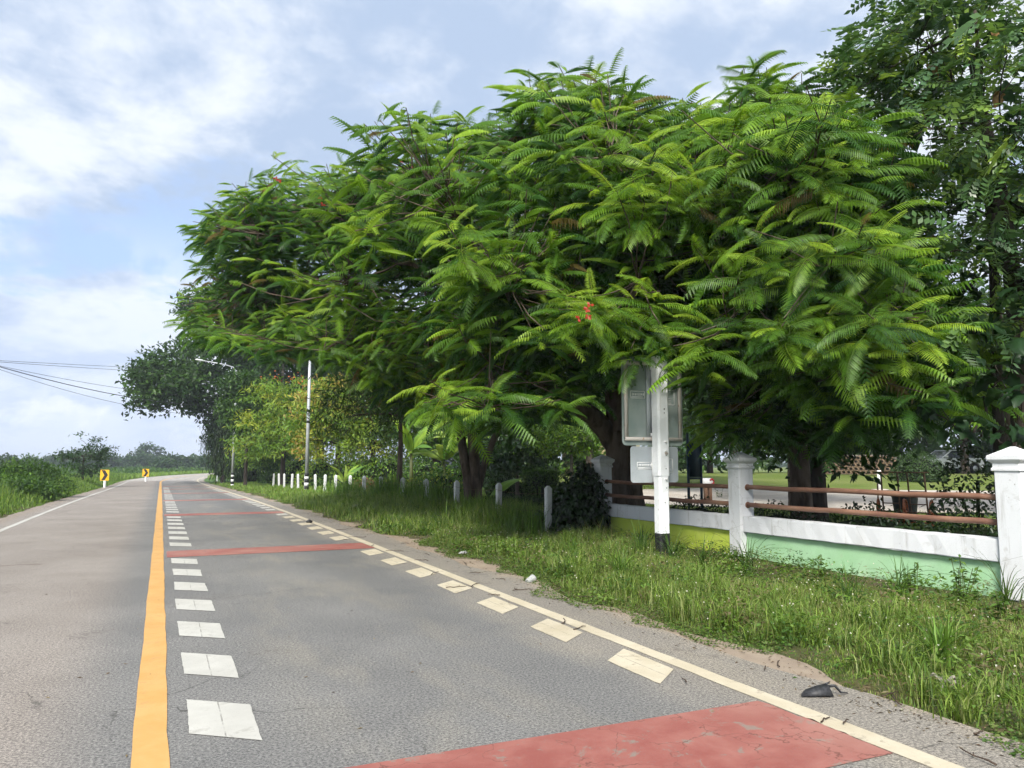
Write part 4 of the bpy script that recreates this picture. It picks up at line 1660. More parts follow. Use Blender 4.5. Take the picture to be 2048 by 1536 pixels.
BL = [big_leaf_variant(rngD, c, rngD.uniform(.60, .80), rngD.uniform(-.25, .5), .13) for c in ((.022, .056, .02), (.05, .11, .035), (.075, .15, .035), (.12, .20, .035), (.22, .13, .05)) for _ in range(2)]
bE = G(1996, 13.6)
tE = empty('teak_tree', bE, 'slim tree with large round drooping leaves at the right edge', 'tree')
trunk_part(tE, [([bE + Vector((0, 0, -.3)), P(1994, 800, 13.6), P(1990, 550, 13.3), P(1965, 250, 12.6), P(1950, 20, 12)], [.09, .08, .065, .045, .02])], M_BARKD)
items, tips = [], []
spots = [(1850, 45, 12), (1910, 20, 11.8), (2010, 60, 11.6), (1990, 175, 11.6), (1880, 215, 11.7), (1820, 240, 11.8), (1930, 160, 11.9), (1850, 130, 12), (2030, 230, 11.4), (1960, 90, 12),
         (1760, 560, 11.6), (1890, 690, 11.4), (1950, 640, 11.4), (1990, 730, 11.2), (1870, 790, 11.3), (1950, 830, 11), (2020, 850, 10.9), (2010, 590, 11.6), (1980, 480, 12), (1840, 620, 11.8), (1900, 860, 11.2), (2035, 700, 11), (1930, 560, 12), (2040, 780, 11)]
for px, py, d in spots:
    c = np.array(P(px, py, d))
    tips.append(c)
    for k in range(int(rngD.integers(4, 8))):
        a = rngD.uniform(0, 6.28)
        dd = unit(np.array([math.cos(a), math.sin(a), rngD.uniform(-1.6, -.1)]))
        up = unit(np.array([0, 0, 1.]) + rngD.normal(0, .35, 3))
        w = rngD.random()
        ci = 0 if w < .35 else 1 if w < .6 else 2 if w < .8 else 3 if w < .93 else 4
        if py > 450:
            ci = 0  # low leaves all darkest green, their shade put into the colour
        items.append((ci * 2 + int(rngD.integers(2)), basis(dd, up) * rngD.uniform(.20, .38), c + dd * .08 + rngD.normal(0, .08, 3)))
branches(tE, np.array(tips), [tuple(P(1965, 250, 12.6)), tuple(P(1990, 550, 13.3)), tuple(P(1994, 800, 13.6))], rngD, 6, 3, .03, M_BARKD, .007)
emit(items, BL, tE, M_LEAF, 'leaf', 'crown', 300)

# ---- banana plants by the stakes
BA = [big_leaf_variant(np.random.default_rng(200 + i), c, .26, -.25, .05, 10, .012) for i, c in enumerate(((.17, .31, .04), (.24, .38, .05), (.12, .25, .04), (.28, .39, .07)))]
ban_mesh = [m.mesh('banana_leaf', [M_LEAF]) for m in BA]
for i, (px, d, hh, n, lab) in enumerate(((822, 35, 2.1, 10, 'banana plant with broad bright leaves left of the slim stems'), (888, 36, 1.7, 8, 'banana plant standing before the parked pickup'), (932, 33, 2.3, 6, 'banana plant right behind the slim tree stems'), (690, 42, .6, 6, 'small banana plant among the white stakes'), (975, 24.2, .35, 2, 'short banana sucker right of the slim stems'))):
    b = G(px, d)
    t = empty('banana_plant', b, lab, 'banana plant', 'banana plants')
    m = MB()
    m.tube([(0, 0, -.1), (.02, 0, hh * .5), (0, .02, hh)], [.11, .09, .06], 8, .06, c=(.12, .14, .05))
    link('stem', m.mesh('stem', [M_LEAF], True), t)
    rr = np.random.default_rng(210 + i)
    for k in range(n):
        a = k * 2.4 + rr.uniform(-.4, .4)
        el = rr.uniform(.25, 1.35)
        dd = np.array([math.cos(a) * math.cos(el), math.sin(a) * math.cos(el), math.sin(el)])
        Mx = basis(dd, np.array([0, 0, 1.]) + rr.normal(0, .25, 3) + np.array([-.2, -.5, 0])) * rr.uniform(1.3, 2.1) * (.6 if hh < .8 else 1)
        o = link('banana_leaf', ban_mesh[int(rr.integers(4))], t)
        m4 = Matrix.Identity(4)
        for x in range(3):
            for y in range(3):
                m4[x][y] = Mx[x, y]
        m4.translation = Vector((dd[0] * .1, dd[1] * .1, hh - .1 + dd[2] * .2))
        o.matrix_local = m4


# ------------------------------------------------------------------ clipped bushes and hedges
def clipped(name, label, cat, fn, n, leaf, cols, seed, loc, core, group=None, mat=None):
    """bush with leaves over a surface: fn(rng,n) gives points and outward normals (local)"""
    rng = np.random.default_rng(seed)
    t = empty(name, loc, label, cat, group)
    p, o = fn(rng, n)
    p = p + rng.normal(0, leaf * .45, p.shape)
    nr = unit(o + rng.normal(0, .5, p.shape))
    ax = unit(rng.normal(size=p.shape) + np.array([0, 0, -.2]))
    c = np.array(cols)[rng.integers(0, len(cols), n)] * rng.uniform(.65, 1.35, (n, 1))
    v, tr, cc = leaf_cloud(p, ax, nr, leaf * rng.uniform(.7, 1.3, n), leaf * .5, c)
    o = link('foliage', mesh_np('foliage', v, None, tr, cc, [mat or M_LEAF]), t)
    o['kind'] = 'stuff'
    core(t)
    return t


def box_fn(dx, dy, dz):
    def f(rng, n):
        p = rng.uniform(-1, 1, (n, 3))
        k = rng.choice(5, n, p=[.16, .16, .2, .2, .28])
        o = np.zeros((n, 3))
        for i, (ax, s) in enumerate(((0, -1), (0, 1), (1, -1), (1, 1), (2, 1))):
            m = k == i
            p[m, ax] = s
            o[m, ax] = s
        p = p * np.array([dx / 2, dy / 2, dz / 2]) + np.array([0, 0, dz / 2])
        p += .05 * np.sin(p * 5.0 + 1)
        return p, o
    return f


def ell_fn(rx, ry, rz, z0=0.0):
    def f(rng, n):
        d = unit(rng.normal(size=(n, 3)))
        d[:, 2] = np.abs(d[:, 2]) * 1.0 - .15
        d = unit(d)
        k = 1 + .06 * np.sin(d * 7).sum(1, keepdims=True)
        return d * np.array([rx, ry, rz]) * k + np.array([0, 0, z0]), d
    return f


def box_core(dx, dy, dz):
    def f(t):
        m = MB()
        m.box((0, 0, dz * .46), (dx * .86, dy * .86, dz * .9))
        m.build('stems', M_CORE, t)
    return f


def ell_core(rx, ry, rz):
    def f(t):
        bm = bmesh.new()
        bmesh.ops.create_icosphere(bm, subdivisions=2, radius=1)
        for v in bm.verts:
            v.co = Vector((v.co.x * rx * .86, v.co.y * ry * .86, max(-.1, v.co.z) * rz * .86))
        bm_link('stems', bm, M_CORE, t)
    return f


def hedge(px0, d0, px1, d1, w, h, label, cols, seed, n=4200, leaf=.085):
    a, b = G(px0, d0), G(px1, d1)
    L = (b - a).length
    t = clipped('hedge', label, 'hedge', box_fn(L, w, h), n, leaf, cols, seed, a.lerp(b, .5), box_core(L, w, h))
    t.rotation_euler = (0, 0, math.atan2(b.y - a.y, b.x - a.x))


HG = [(.03, .07, .014), (.045, .095, .018), (.065, .125, .022)]
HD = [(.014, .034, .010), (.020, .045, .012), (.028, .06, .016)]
hedge(930, 36, 1070, 31, .9, .65, 'clipped green hedge beyond the footpath left of the square bush', HG, 301)
hedge(1095, 30.5, 1225, 26.5, .9, .62, 'clipped green hedge beyond the footpath behind the vine', HG, 302)
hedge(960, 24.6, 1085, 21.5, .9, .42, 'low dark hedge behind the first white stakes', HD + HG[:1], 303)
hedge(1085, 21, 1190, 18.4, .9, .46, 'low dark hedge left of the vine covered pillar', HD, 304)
a = G(1082, 27.5)
clipped('topiary_bush', 'square clipped bush on thin stems beside the footpath', 'bush', lambda r, n: (lambda q: (q[0] + np.array([0, 0, .62]), q[1]))(box_fn(1.0, .9, .62)(r, n)), 2600, .075, HG, 305, a,
        lambda t: (MB().box((0, 0, .93), (.86, .78, .52)).tube([(0, 0, -.1), (.05, 0, .7)], .03, 6).tube([(.1, 0, -.1), (.12, .1, .7)], .025, 6).tube([(-.1, .05, -.1), (-.16, 0, .7)], .025, 6)).build('stems', M_CORE, t))
rb = np.random.default_rng(77)
for i, (x, y, rx, ry, rz, lab) in enumerate(((9.5, 12.2, .7, 1.2, .72, 'low dark shrub behind the lime wall panel near the vine'), (9.6, 10.2, .7, 1.2, .70, 'low dark shrub behind the lime wall panel near the middle pillar'), (9.6, 8.3, .8, 1.2, .80, 'rounded dark shrub behind the mint wall panel near the middle pillar'),
                                             (9.7, 6.6, .9, 1.2, .74, 'wide dark shrub behind the mint wall panel'), (9.6, 5.0, .8, 1.0, .85, 'dark shrub behind the right hand pillar'))):
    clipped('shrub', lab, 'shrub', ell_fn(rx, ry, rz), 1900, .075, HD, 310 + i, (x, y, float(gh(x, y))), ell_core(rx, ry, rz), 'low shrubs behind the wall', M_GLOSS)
a = G(1945, 14.0)
clipped('shrub', 'tall dark leafy shrub beside the right hand pillar', 'shrub', ell_fn(.75, .6, 1.62), 1500, .09, HD, 320, a, lambda t: MB().tube([(0, 0, -.1), (.1, 0, 1.2)], .03, 6).tube([(.1, 0, -.1), (-.2, .1, 1.1)], .025, 6).build('stems', M_CORE, t), None, M_GLOSS)
a = G(1835, 46)
clipped('round_bush', 'large dome shaped clipped bush on the far lawn', 'bush', ell_fn(1.3, 1.3, 1.45), 3200, .12, [(.05, .10, .03), (.07, .13, .04)], 321, a, ell_core(1.3, 1.3, 1.45))
for i, (px, d, rx, rz, cols, lab) in enumerate(((1000, 34, 1.1, 1.3, DARK, 'dark rounded bush behind the slim tree stems'), (1200, 33, 1.0, 1.3, LIGHTG + MIDG, 'light green bush beneath the blue roof'), (668, 50, 1.3, 1.0, MIDG, 'green bush behind the far white stakes'), (730, 33, .8, .75, [(.16, .17, .05), (.30, .16, .10), (.10, .16, .03)], 'pinkish variegated shrub behind the white stakes'), (790, 30, .9, .85, GOLD + LIGHTG, 'yellow green shrub left of the banana plants'),
                                                (566, 64, 1.6, 1.8, MIDG, 'green bush below the feathery trees'), (600, 60, 1.8, 2.2, LIGHTG + MIDG[1:], 'light green bush right of the lamp pole'), (648, 54, 1.8, 2.0, GOLD[:1] + LIGHTG, 'yellow green bush below the golden tree'), (706, 50, 1.8, 2.1, MIDG + LIGHTG, 'mid green bush right of the golden tree trunk'), (768, 46, 1.9, 2.0, LIGHTG + MIDG, 'bushy light green shrub left of the banana plants'), (842, 42, 1.6, 1.7, MIDG + LIGHTG[:1], 'bushy shrub behind the banana plants'), (955, 40, 1.7, 1.9, DARK + MIDG, 'dark shrub behind the slim tree stems'),
                                                (905, 39, 1.2, 1.35, MIDG + LIGHTG[:1], 'green shrub before the parked pickup'), (878, 31, 1.3, 1.15, MIDG + GOLD[:1], 'green bush between the banana plants'), (500, 74, 1.4, 1.5, DARK + MIDG, 'dark bush by the farther lamp post'))):
    a = G(px, d)
    clipped('bush', lab, 'bush', ell_fn(rx, rx, rz), 1700, .13 if d < 38 else .2, cols, 330 + i, a, ell_core(rx, rx, rz))

# vine smothering the far end of the wall
rv = np.random.default_rng(400)
vt = empty('climbing_vine', (8.05, 14.15, 0), 'dark leafy vine smothering the far end pillar of the wall', 'vine')
p, o_ = ell_fn(.62, .62, 1.28)(rv, 2400)
p[:, 0] += -.25 * (1 - np.clip(p[:, 2], 0, 1.2))
p[:, 2] += .02
v, tr, c = leaf_cloud(p + rv.normal(0, .05, p.shape), unit(rv.normal(size=p.shape) * .6 + np.array([0, 0, -1.]) + .4 * o_), unit(o_ + rv.normal(0, .3, p.shape)), .13 * rv.uniform(.6, 1.3, len(p)), .085, np.array([(.014, .034, .012), (.02, .048, .016), (.03, .066, .02)])[rv.integers(0, 3, len(p))] * rv.uniform(.7, 1.3, (len(p), 1)))
o = link('foliage', mesh_np('foliage', v, None, tr, c, [M_GLOSS]), vt)
o['kind'] = 'stuff'
ell_core(.58, .58, 1.2)(vt)


# ------------------------------------------------------------------ things in the park
def car(loc, rz, label, paint, pickup):
    t = empty('parked_car', loc, label, 'car', None, rz)
    prof = [(-2.35, .45), (-2.35, .95), (-2.2, 1.05), (-1.0, 1.05), (-.75, 1.12), (.45, 1.10), (1.6, 1.0), (2.15, .88), (2.3, .65), (2.3, .42)] if pickup else [(-2.1, .42), (-2.15, .9), (-1.9, 1.02), (-1.3, 1.06), (.7, 1.02), (1.6, .92), (2.05, .78), (2.12, .42)]
    hw = .87
    bm = bmesh.new()

    def arch(cx_):
        return [(cx_ + .40 * math.cos(a), .36 + .40 * math.sin(a)) for a in np.linspace(math.pi, 0, 9)] if True else []
    low = []
    for cx_ in (-1.4, 1.4):
        low += [(x, max(z, .30)) for x, z in arch(cx_)]
    outl = [(prof[0][0], .30)] + low + [(prof[-1][0], .30)] + prof[::-1]
    L = [bm.verts.new((x, -hw, z)) for x, z in outl]
    f = bm.faces.new(L)
    ext = bmesh.ops.extrude_face_region(bm, geom=[f])
    vs = [e for e in ext['geom'] if isinstance(e, bmesh.types.BMVert)]
    bmesh.ops.translate(bm, vec=(0, 2 * hw, 0), verts=vs)
    bmesh.ops.recalc_face_normals(bm, faces=list(bm.faces))
    bmesh.ops.bevel(bm, geom=[e for e in bm.edges if len(e.link_faces) == 2 and abs(abs(e.verts[0].co.y) - hw) < .01 and abs(e.verts[0].co.y - e.verts[1].co.y) < .01 and e.verts[0].co.z > .6 and e.verts[1].co.z > .6], offset=.05, segments=2, affect='EDGES')
    body = bm_link('body', bm, paint, t)
    # glasshouse
    cp = [(-.85, 1.06), (-.65, 1.66), (.35, 1.68), (1.05, 1.05)] if pickup else [(-1.75, 1.03), (-1.15, 1.48), (.15, 1.50), (.95, 1.0)]
    bm = bmesh.new()
    lo = [[bm.verts.new((x, s * (hw - (.02 if z < 1.2 else .16)), z)) for x, z in cp] for s in (-1, 1)]
    bm.faces.new(lo[0])
    bm.faces.new(lo[1][::-1])
    for k in range(4):
        bm.faces.new((lo[0][k], lo[0][(k + 1) % 4], lo[1][(k + 1) % 4], lo[1][k]))
    bmesh.ops.recalc_face_normals(bm, faces=list(bm.faces))
    cab = bm_link('windows', bm, M_GLASS, t)
    m = MB()
    (xa, za), (xb, zb), (xc, zc_), (xd, zd) = cp
    m.box(((xb + xc) / 2, 0, zb + .02), (xc - xb + .1, 2 * (hw - .15), .05))
    for s in (-1, 1):
        for (p0, p1) in ((cp[0], cp[1]), (cp[3], cp[2]), (((xa + xd) / 2, 1.04), ((xb + xc) / 2, zb))):
            m.tube([(p0[0], s * (hw - .03), p0[1]), (p1[0], s * (hw - .155), p1[1])], .04, 5)
    m.build('roof', paint, t)
    for cx_ in (-1.4, 1.4):
        for s in (-1, 1):
            m = MB()
            m.tube([(cx_, s * .66, .34), (cx_, s * .68, .34), (cx_, s * .86, .34), (cx_, s * .88, .34)], [.30, .345, .345, .30], 18)
            w = m.build('wheel', M_TYRE, t)
            m = MB()
            m.tube([(cx_, s * .87, .34), (cx_, s * .892, .34)], [.2, .17], 12)
            m.build('rim', M_RIM, w)
    for s in (-1, 1):
        m = MB()
        m.box((2.24 if pickup else 2.06, s * .62, .78), (.12, .3, .14))
        m.build('headlight', M_WHITE, t)
        m = MB()
        m.box((.75, s * .98, 1.1), (.12, .18, .13))
        m.build('mirror', paint, t)


car(G(880, 45) + Vector((0, 0, .1)), 2.2 - math.pi, 'silver pickup half hidden behind the banana plants', M_CARG, True)
car(G(1892, 58), 2.9, 'white car parked at the far side of the lawn', M_CARW, False)

# blue notice board frame
a = G(1389, 20.5)
t = empty('notice_board', a, 'dark blue steel notice board on two posts behind the fence', 'notice board', None, .25)
for s in (-1, 1):
    m = MB()
    m.tube([(s * .26, 0, -.2), (s * .26, 0, 2.25)], .035, 8)
    m.build('post', M_BLUEP, t)
m = MB()
m.box((0, 0, 1.52), (.46, .03, .82))
m.build('board', M_BLUEP, t)
m = MB()
m.box((0, -.002, 1.96), (.50, .05, .05))
m.build('top_rail', M_BLUEP, t)
MB().box((0, -.002, 1.08), (.50, .05, .05)).build('bottom_rail', M_BLUEP, t)

# red and white drum
a = G(1414, 30)
t = empty('painted_drum', a + Vector((0, 0, .55)), 'small white barrel with a red painted curl beside the blue board', 'barrel')
m = MB()
m.tube([(-.2, 0, .22), (-.16, 0, .22), (.16, 0, .22), (.2, 0, .22)], [.10, .15, .15, .10], 14)
m.build('drum', M_WHITE, t, True)
m = MB()
m.tube([(.08 + .09 * math.cos(q), -.155, .23 + .10 * math.sin(q)) for q in np.linspace(-1.6, 2.6, 10)], .03, 6)
m.build('red_curl', M_REDP, t, True)
m = MB()
for s in (-.1, .1):
    m.box((s, 0, -.24), (.05, .2, .68))
m.build('cradle', M_BROWNW, t)

# steel hand carts and bin
for i, (px, d, rz, lab) in enumerate(((1778, 21.0, .6, 'rusty steel hand cart with spoked wheel left of the dark bin'), (1832, 20.6, .5, 'rusty steel hand cart with spoked wheel right of the dark bin'))):
    a = G(px, d)
    t = empty('hand_cart', a, lab, 'hand cart', 'steel hand carts', rz)
    for s in (-1, 1):
        m = MB()
        m.tube([(.30 * math.cos(q), s * .28, .31 + .30 * math.sin(q)) for q in np.linspace(0, 2 * math.pi, 21)], .02, 6, cap=False)
        for q in range(4):
            b = q * math.pi / 4
            m.tube([(-.29 * math.cos(b), s * .28, .31 - .29 * math.sin(b)), (.29 * math.cos(b), s * .28, .31 + .29 * math.sin(b))], .009, 4)
        w = m.build('wheel', M_ORANGE, t)
        m = MB()
        m.tube([(0, s * .25, .31), (0, s * .31, .31)], .045, 8)
        m.build('hub', M_ORANGE, w)
    m = MB()
    m.tube([(0, -.3, .31), (0, .3, .31)], .018, 6)
    for s in (-1, 1):
        m.tube([(.3, s * .18, .05), (.05, s * .18, .5), (-.15, s * .18, 1.25)], .02, 6)
    m.tube([(-.15, -.28, 1.25), (-.15, .28, 1.25)], .018, 6)
    for z in (.5, .8):
        m.tube([(.05 - .2 * (z - .5) / .75, -.18, z), (.05 - .2 * (z - .5) / .75, .18, z)], .014, 5)
    m.build('cart_frame', M_BROWNW, t)
    m = MB()
    m.box((.28, 0, .06), (.3, .4, .02))
    m.build('toe_plate', M_ORANGE, t)
a = G(1806, 21.6)
t = empty('waste_bin', a, 'dark plastic bin between the two hand carts', 'bin')
m = MB()
m.tube([(0, 0, 0), (0, 0, .05), (0, 0, .62), (0, 0, .66)], [.22, .235, .30, .31], 14)
m.build('bin_body', M_PLASTIC, t, True)
m = MB()
m.tube([(0, 0, .64), (0, 0, .69), (0, 0, .73)], [.32, .31, .2], 14)
m.build('lid', M_PLASTIC, t)
a = G(1752, 22)
o = MB().tube([(0, 0, -.2), (.02, 0, .95)], .02, 6).build('steel_stake', M_BROWNW)
o.location = a
tag(o, 'thin rusty stake standing left of the hand carts', 'stake')
a = G(1757, 38)
t = empty('bollard', a, 'short white bollard on a concrete foot at the lawn edge', 'bollard')
MB().tube([(0, 0, .1), (0, 0, .95)], [.1, .08], 8).build('shaft', M_WHITE, t)
MB().box((0, 0, .02), (.55, .45, .22)).build('foot', M_CONC, t)

# low clay block lattice wall across the lawn
a, b = G(1636, 53), G(1790, 50)
t = empty('lattice_wall', a, 'low brown clay block lattice wall across the lawn', 'wall', None, math.atan2(b.y - a.y, b.x - a.x))
Lw = (b - a).length
blk = MB()
bw, bh = .34, .22
for c_, d_ in (((0, 0, bh / 2 - .02), (bw - .01, .14, .045)), ((0, 0, -bh / 2 + .02), (bw - .01, .14, .045)), ((-bw / 2 + .03, 0, 0), (.055, .138, bh - .03)), ((bw / 2 - .03, 0, 0), (.055, .138, bh - .03))):
    blk.box(c_, d_)
bme = blk.mesh('lattice_block', [M_BRICK])
for r in range(5):
    for k in range(int(Lw / bw)):
        o = link('lattice_block', bme, t, ((k + .5 + .5 * (r % 2)) * bw, random.uniform(-.01, .01), .14 + r * bh))
MB().box((Lw / 2, .14, .62), (Lw, .08, 1.18)).build('backing', M_BARK2, t)

# blue roofed shed behind the tree
a = G(1200, 62)
t = empty('shed', a, 'cream park building with light blue sheet roof behind the forked trunk', 'building', None, -.5)
MB().box((0, 0, 1.3), (6, 4, 2.9)).build('walls', M_CREAM, t)
m = MB()
m.add([(-3.5, -2.5, 2.7), (3.5, -2.5, 2.7), (3.5, 0, 3.9), (-3.5, 0, 3.9), (-3.5, 2.5, 2.7), (3.5, 2.5, 2.7), (-3.5, -2.5, 2.62), (3.5, -2.5, 2.62), (3.5, 2.5, 2.62), (-3.5, 2.5, 2.62)], [(0, 1, 2, 3), (3, 2, 5, 4), (6, 7, 1, 0), (6, 9, 8, 7), (4, 5, 8, 9)], [(0, 3, 4), (1, 5, 2)])
rf = m.build('roof', M_BLUER, t)
for k in range(16):
    x = -3.3 + k * .44
    m = MB()
    m.tube([(x, -2.5, 2.715), (x, 0, 3.915)], .02, 4)
    m.build('roof_rib', M_BLUER, rf)
for x in (-1.8, 1.8):
    MB().box((x, -2.01, 1.5), (.9, .04, 1.0)).build('window', M_GLASS, t)

# ------------------------------------------------------------------ left side: shrubs, lone tree, far tree line, crop field
for i, (px, d, w, h, cols, lab) in enumerate(((120, 41, 1.5, 1.25, [(.07, .15, .026), (.11, .21, .03), (.05, .11, .02)], 'rounded green roadside shrub right of the loose bushes'), (62, 42, 1.7, 1.15, MIDG + [(.06, .10, .04)], 'loose grey green roadside shrub on the left verge'), (10, 40, 1.6, .85, MIDG, 'low green roadside shrub at the left edge of the picture'), (88, 37, 1.5, .65, MIDG + LIGHTG[:1], 'low leafy weeds in front of the roadside shrubs'))):
    b = G(px, d) + Vector((-.9, 0, 0))
    h *= .82
    broad_tree('shrub', lab, b, h * 1.5, .04, [((0, 0, h * .75), (w, w * .8, h * .72)), ((-.3, 0, h * 1.2), (w * .6, w * .6, h * .5))], 120, 32, (.18, .18, .16), .16, cols, 500 + i, 'shrubs on the left verge', aspect=.38, k1=5, cat='shrub', zmin=-.3, trunk_top=h * .5)
b = G(212, 66) + Vector((-1.5, 0, 0))
broad_tree('lone_tree', 'small open crowned tree standing behind the nearer chevron sign', b, 4.3, .09, [((0, 0, 2.6), (1.7, 1.4, .7)), ((.1, 0, 3.7), (.8, .8, .5)), ((1.1, 0, 2.7), (1.0, .9, .8)), ((-1.3, 0, 2.1), (1.0, .8, .5)), ((0, 0, 1.4), (1.4, 1.2, .8))], 62, 24, (.26, .26, .10), .26, DARK + MIDG[:1], 510, aspect=.4, hang=.25, k1=6)
rt_ = np.random.default_rng(520)
k = 0
words_ = ['leftmost', 'second', 'third', 'fourth', 'fifth', 'sixth', 'seventh', 'eighth', 'ninth', 'tenth', 'eleventh', 'twelfth', 'thirteenth', 'fourteenth', 'fifteenth', 'sixteenth', 'seventeenth', 'eighteenth']
for px in (-30, 15, 60, 105, 140, 172, 200, 232, 258, 281, 297, 315, 333, 348, 366, 385, 402, 420):
    d = rt_.uniform(230, 330) if px < 320 else rt_.uniform(180, 250)
    hh = {297: 8.2, 172: 6.0, 200: 5.5}.get(px, rt_.uniform(3.2, 4.6)) * (d / 280)
    b = G(px, d)
    broad_tree('distant_tree', f'{words_[k]} tree from the left in the hazy far tree line', b, hh, .25, [((0, 0, hh * .55), (hh * .55, hh * .5, hh * .42)), ((hh * .2, 0, hh * .3), (hh * .7, hh * .5, hh * .28))], 60, 26, (.9, .9, .5), 1.0, [(.025, .06, .022), (.035, .08, .028), (.05, .10, .03)], 530 + k, 'far tree line', aspect=.6, k1=3, limbs=False)
    k += 1
# crop field beyond the left verge, and a tree belt round the rest of the horizon
rc = np.random.default_rng(560)
n = 26000
Yc = rc.uniform(60, 240, n)
Xc = rc.uniform(-1, 1, n)
Xc = np.where(Xc < 0, -8 - (-Xc) * 110, -8 + Xc * 60)
off = road_off(Xc, Yc)
keep = off < -7.5
Xc, Yc = Xc[keep], Yc[keep]
pc = np.stack([Xc, Yc, gh(Xc, Yc) + rc.uniform(.2, .85, len(Xc))], 1)
v, tr, c = leaf_cloud(pc, rc.normal(size=pc.shape), np.array([0, 0, 1.]) + rc.normal(0, .5, pc.shape), rc.uniform(.4, .8, len(pc)), .35, np.array([(.04, .095, .02), (.055, .12, .025), (.075, .15, .03)])[rc.integers(0, 3, len(pc))])
tag(link('crop_field', mesh_np('crop_field', v, None, tr, c, [M_LEAF])), 'low green crop field beyond the left verge', 'crop', kind='stuff')
n = 14000
th = rc.uniform(0, 2 * math.pi, n)
rr_ = rc.uniform(330, 420, n)
Xc, Yc = rr_ * np.sin(th), rr_ * np.cos(th)
pc = np.stack([Xc, Yc, -.4 + rc.uniform(0, 1, n) ** 1.3 * (3.0 + 1.3 * np.sin(th * 23) + .8 * np.sin(th * 51))], 1)
v, tr, c = leaf_cloud(pc, rc.normal(size=pc.shape), np.array([0, 0, 1.]) + rc.normal(0, .5, pc.shape), rc.uniform(2, 4, n), 2.2, np.array([(.03, .065, .025), (.04, .085, .03)])[rc.integers(0, 2, n)])
tag(link('far_woods', mesh_np('far_woods', v, None, tr, c, [M_LEAF])), 'far belt of woods along the horizon', 'woods', kind='stuff')


# ------------------------------------------------------------------ grass
def blades(X, Y, h, w, rng, cols, lean=.45):
    n = len(X)
    z = gh(X, Y) - .01
    a = rng.uniform(0, 2 * math.pi, n)
    ln = h * lean * rng.uniform(.2, 1.6, n)
    dx, dy = np.cos(a) * ln, np.sin(a) * ln
    b = a + math.pi / 2 + rng.normal(0, .4, n)
    sx, sy = np.cos(b) * w / 2, np.sin(b) * w / 2
    o = np.zeros(n)
    p0 = np.stack([X - sx, Y - sy, z], 1)
    p1 = np.stack([X + sx, Y + sy, z], 1)
    p2 = np.stack([X + dx * .35 + sx * .8, Y + dy * .35 + sy * .8, z + h * .62], 1)
    p3 = np.stack([X + dx * .35 - sx * .8, Y + dy * .35 - sy * .8, z + h * .62], 1)
    p4 = np.stack([X + dx * 1.15, Y + dy * 1.15, z + h * np.clip(1 - .35 * (ln / h) ** 2, .45, 1)], 1)
    v = np.stack([p0, p1, p2, p3, p4], 1).reshape(-1, 3)
    i = np.arange(n)[:, None] * 5
    cols = np.array(cols)
    c = cols[rng.integers(0, len(cols), n)] * rng.uniform(.7, 1.3, (n, 1))
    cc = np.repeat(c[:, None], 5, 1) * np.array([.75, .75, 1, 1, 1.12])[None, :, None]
    return v, i + np.array([[0, 1, 2, 3]]), i + np.array([[3, 2, 4]]), cc.reshape(-1, 3)


def join_parts(name, parts, mat, label):
    V_, Q_, T_, C_ = [], [], [], []
    b = 0
    for v, q, t_, c in parts:
        V_.append(v)
        Q_.append(q + b)
        T_.append(t_ + b)
        C_.append(c)
        b += len(v)
    return tag(link(name, mesh_np(name, np.vstack(V_), np.vstack(Q_), np.vstack(T_), np.vstack(C_), [mat])), label, 'grass', kind='stuff')


def vnoise(X, Y, s, seed):
    r = np.random.default_rng(seed)
    out = 0
    for k in range(6):
        a = r.uniform(0, 6.28)
        f = s * r.uniform(.6, 1.7)
        out = out + np.sin((X * math.cos(a) + Y * math.sin(a)) * f + r.uniform(0, 6.28))
    return out / 6


GG = [(.125, .215, .03), (.16, .255, .038), (.21, .30, .055), (.085, .16, .027), (.26, .30, .10)]
GDK = [(.045, .095, .018), (.065, .13, .024), (.085, .155, .028)]
GDRY = [(.26, .22, .10), (.20, .17, .075), (.24, .27, .09)]
rg = np.random.default_rng(600)


def edge_r(Y):
    return 4.10 + .14 * np.sin(Y * 1.35 + .8) + .10 * np.sin(Y * 3.1) + .36 * np.exp(-((Y - 12.5) / 3.6) ** 2) + .08 * np.sin(Y * 7)


def verge(n, y0, y1, x1, hfun, w, cols, pw=1.0):
    Y = y0 + (y1 - y0) * rg.uniform(0, 1, n) ** pw
    xe = edge_r(Y)
    X = xe + (x1 - xe) * rg.uniform(0, 1, n) ** .85
    nz_ = vnoise(X, Y, 2.2, 5)
    keep = rg.random(n) < np.clip(.58 + nz_ * 1.5 + (X - xe) * .5, .10, 1)
    X, Y = X[keep], Y[keep]
    e = np.clip((X - edge_r(Y)) / .9, .18, 1)
    h = np.maximum(hfun(X, Y), .05) * e * (1 - .66 * smooth(5.9, 7.0, X) * smooth(9.9, 9.0, Y)) * (1 - .6 * smooth(7.5, 7.95, X) * (Y < 13.5)) * rg.uniform(.45, 1.35, len(X))
    return blades(X, Y, h, w * rg.uniform(.7, 1.3, len(X)), rg, cols)


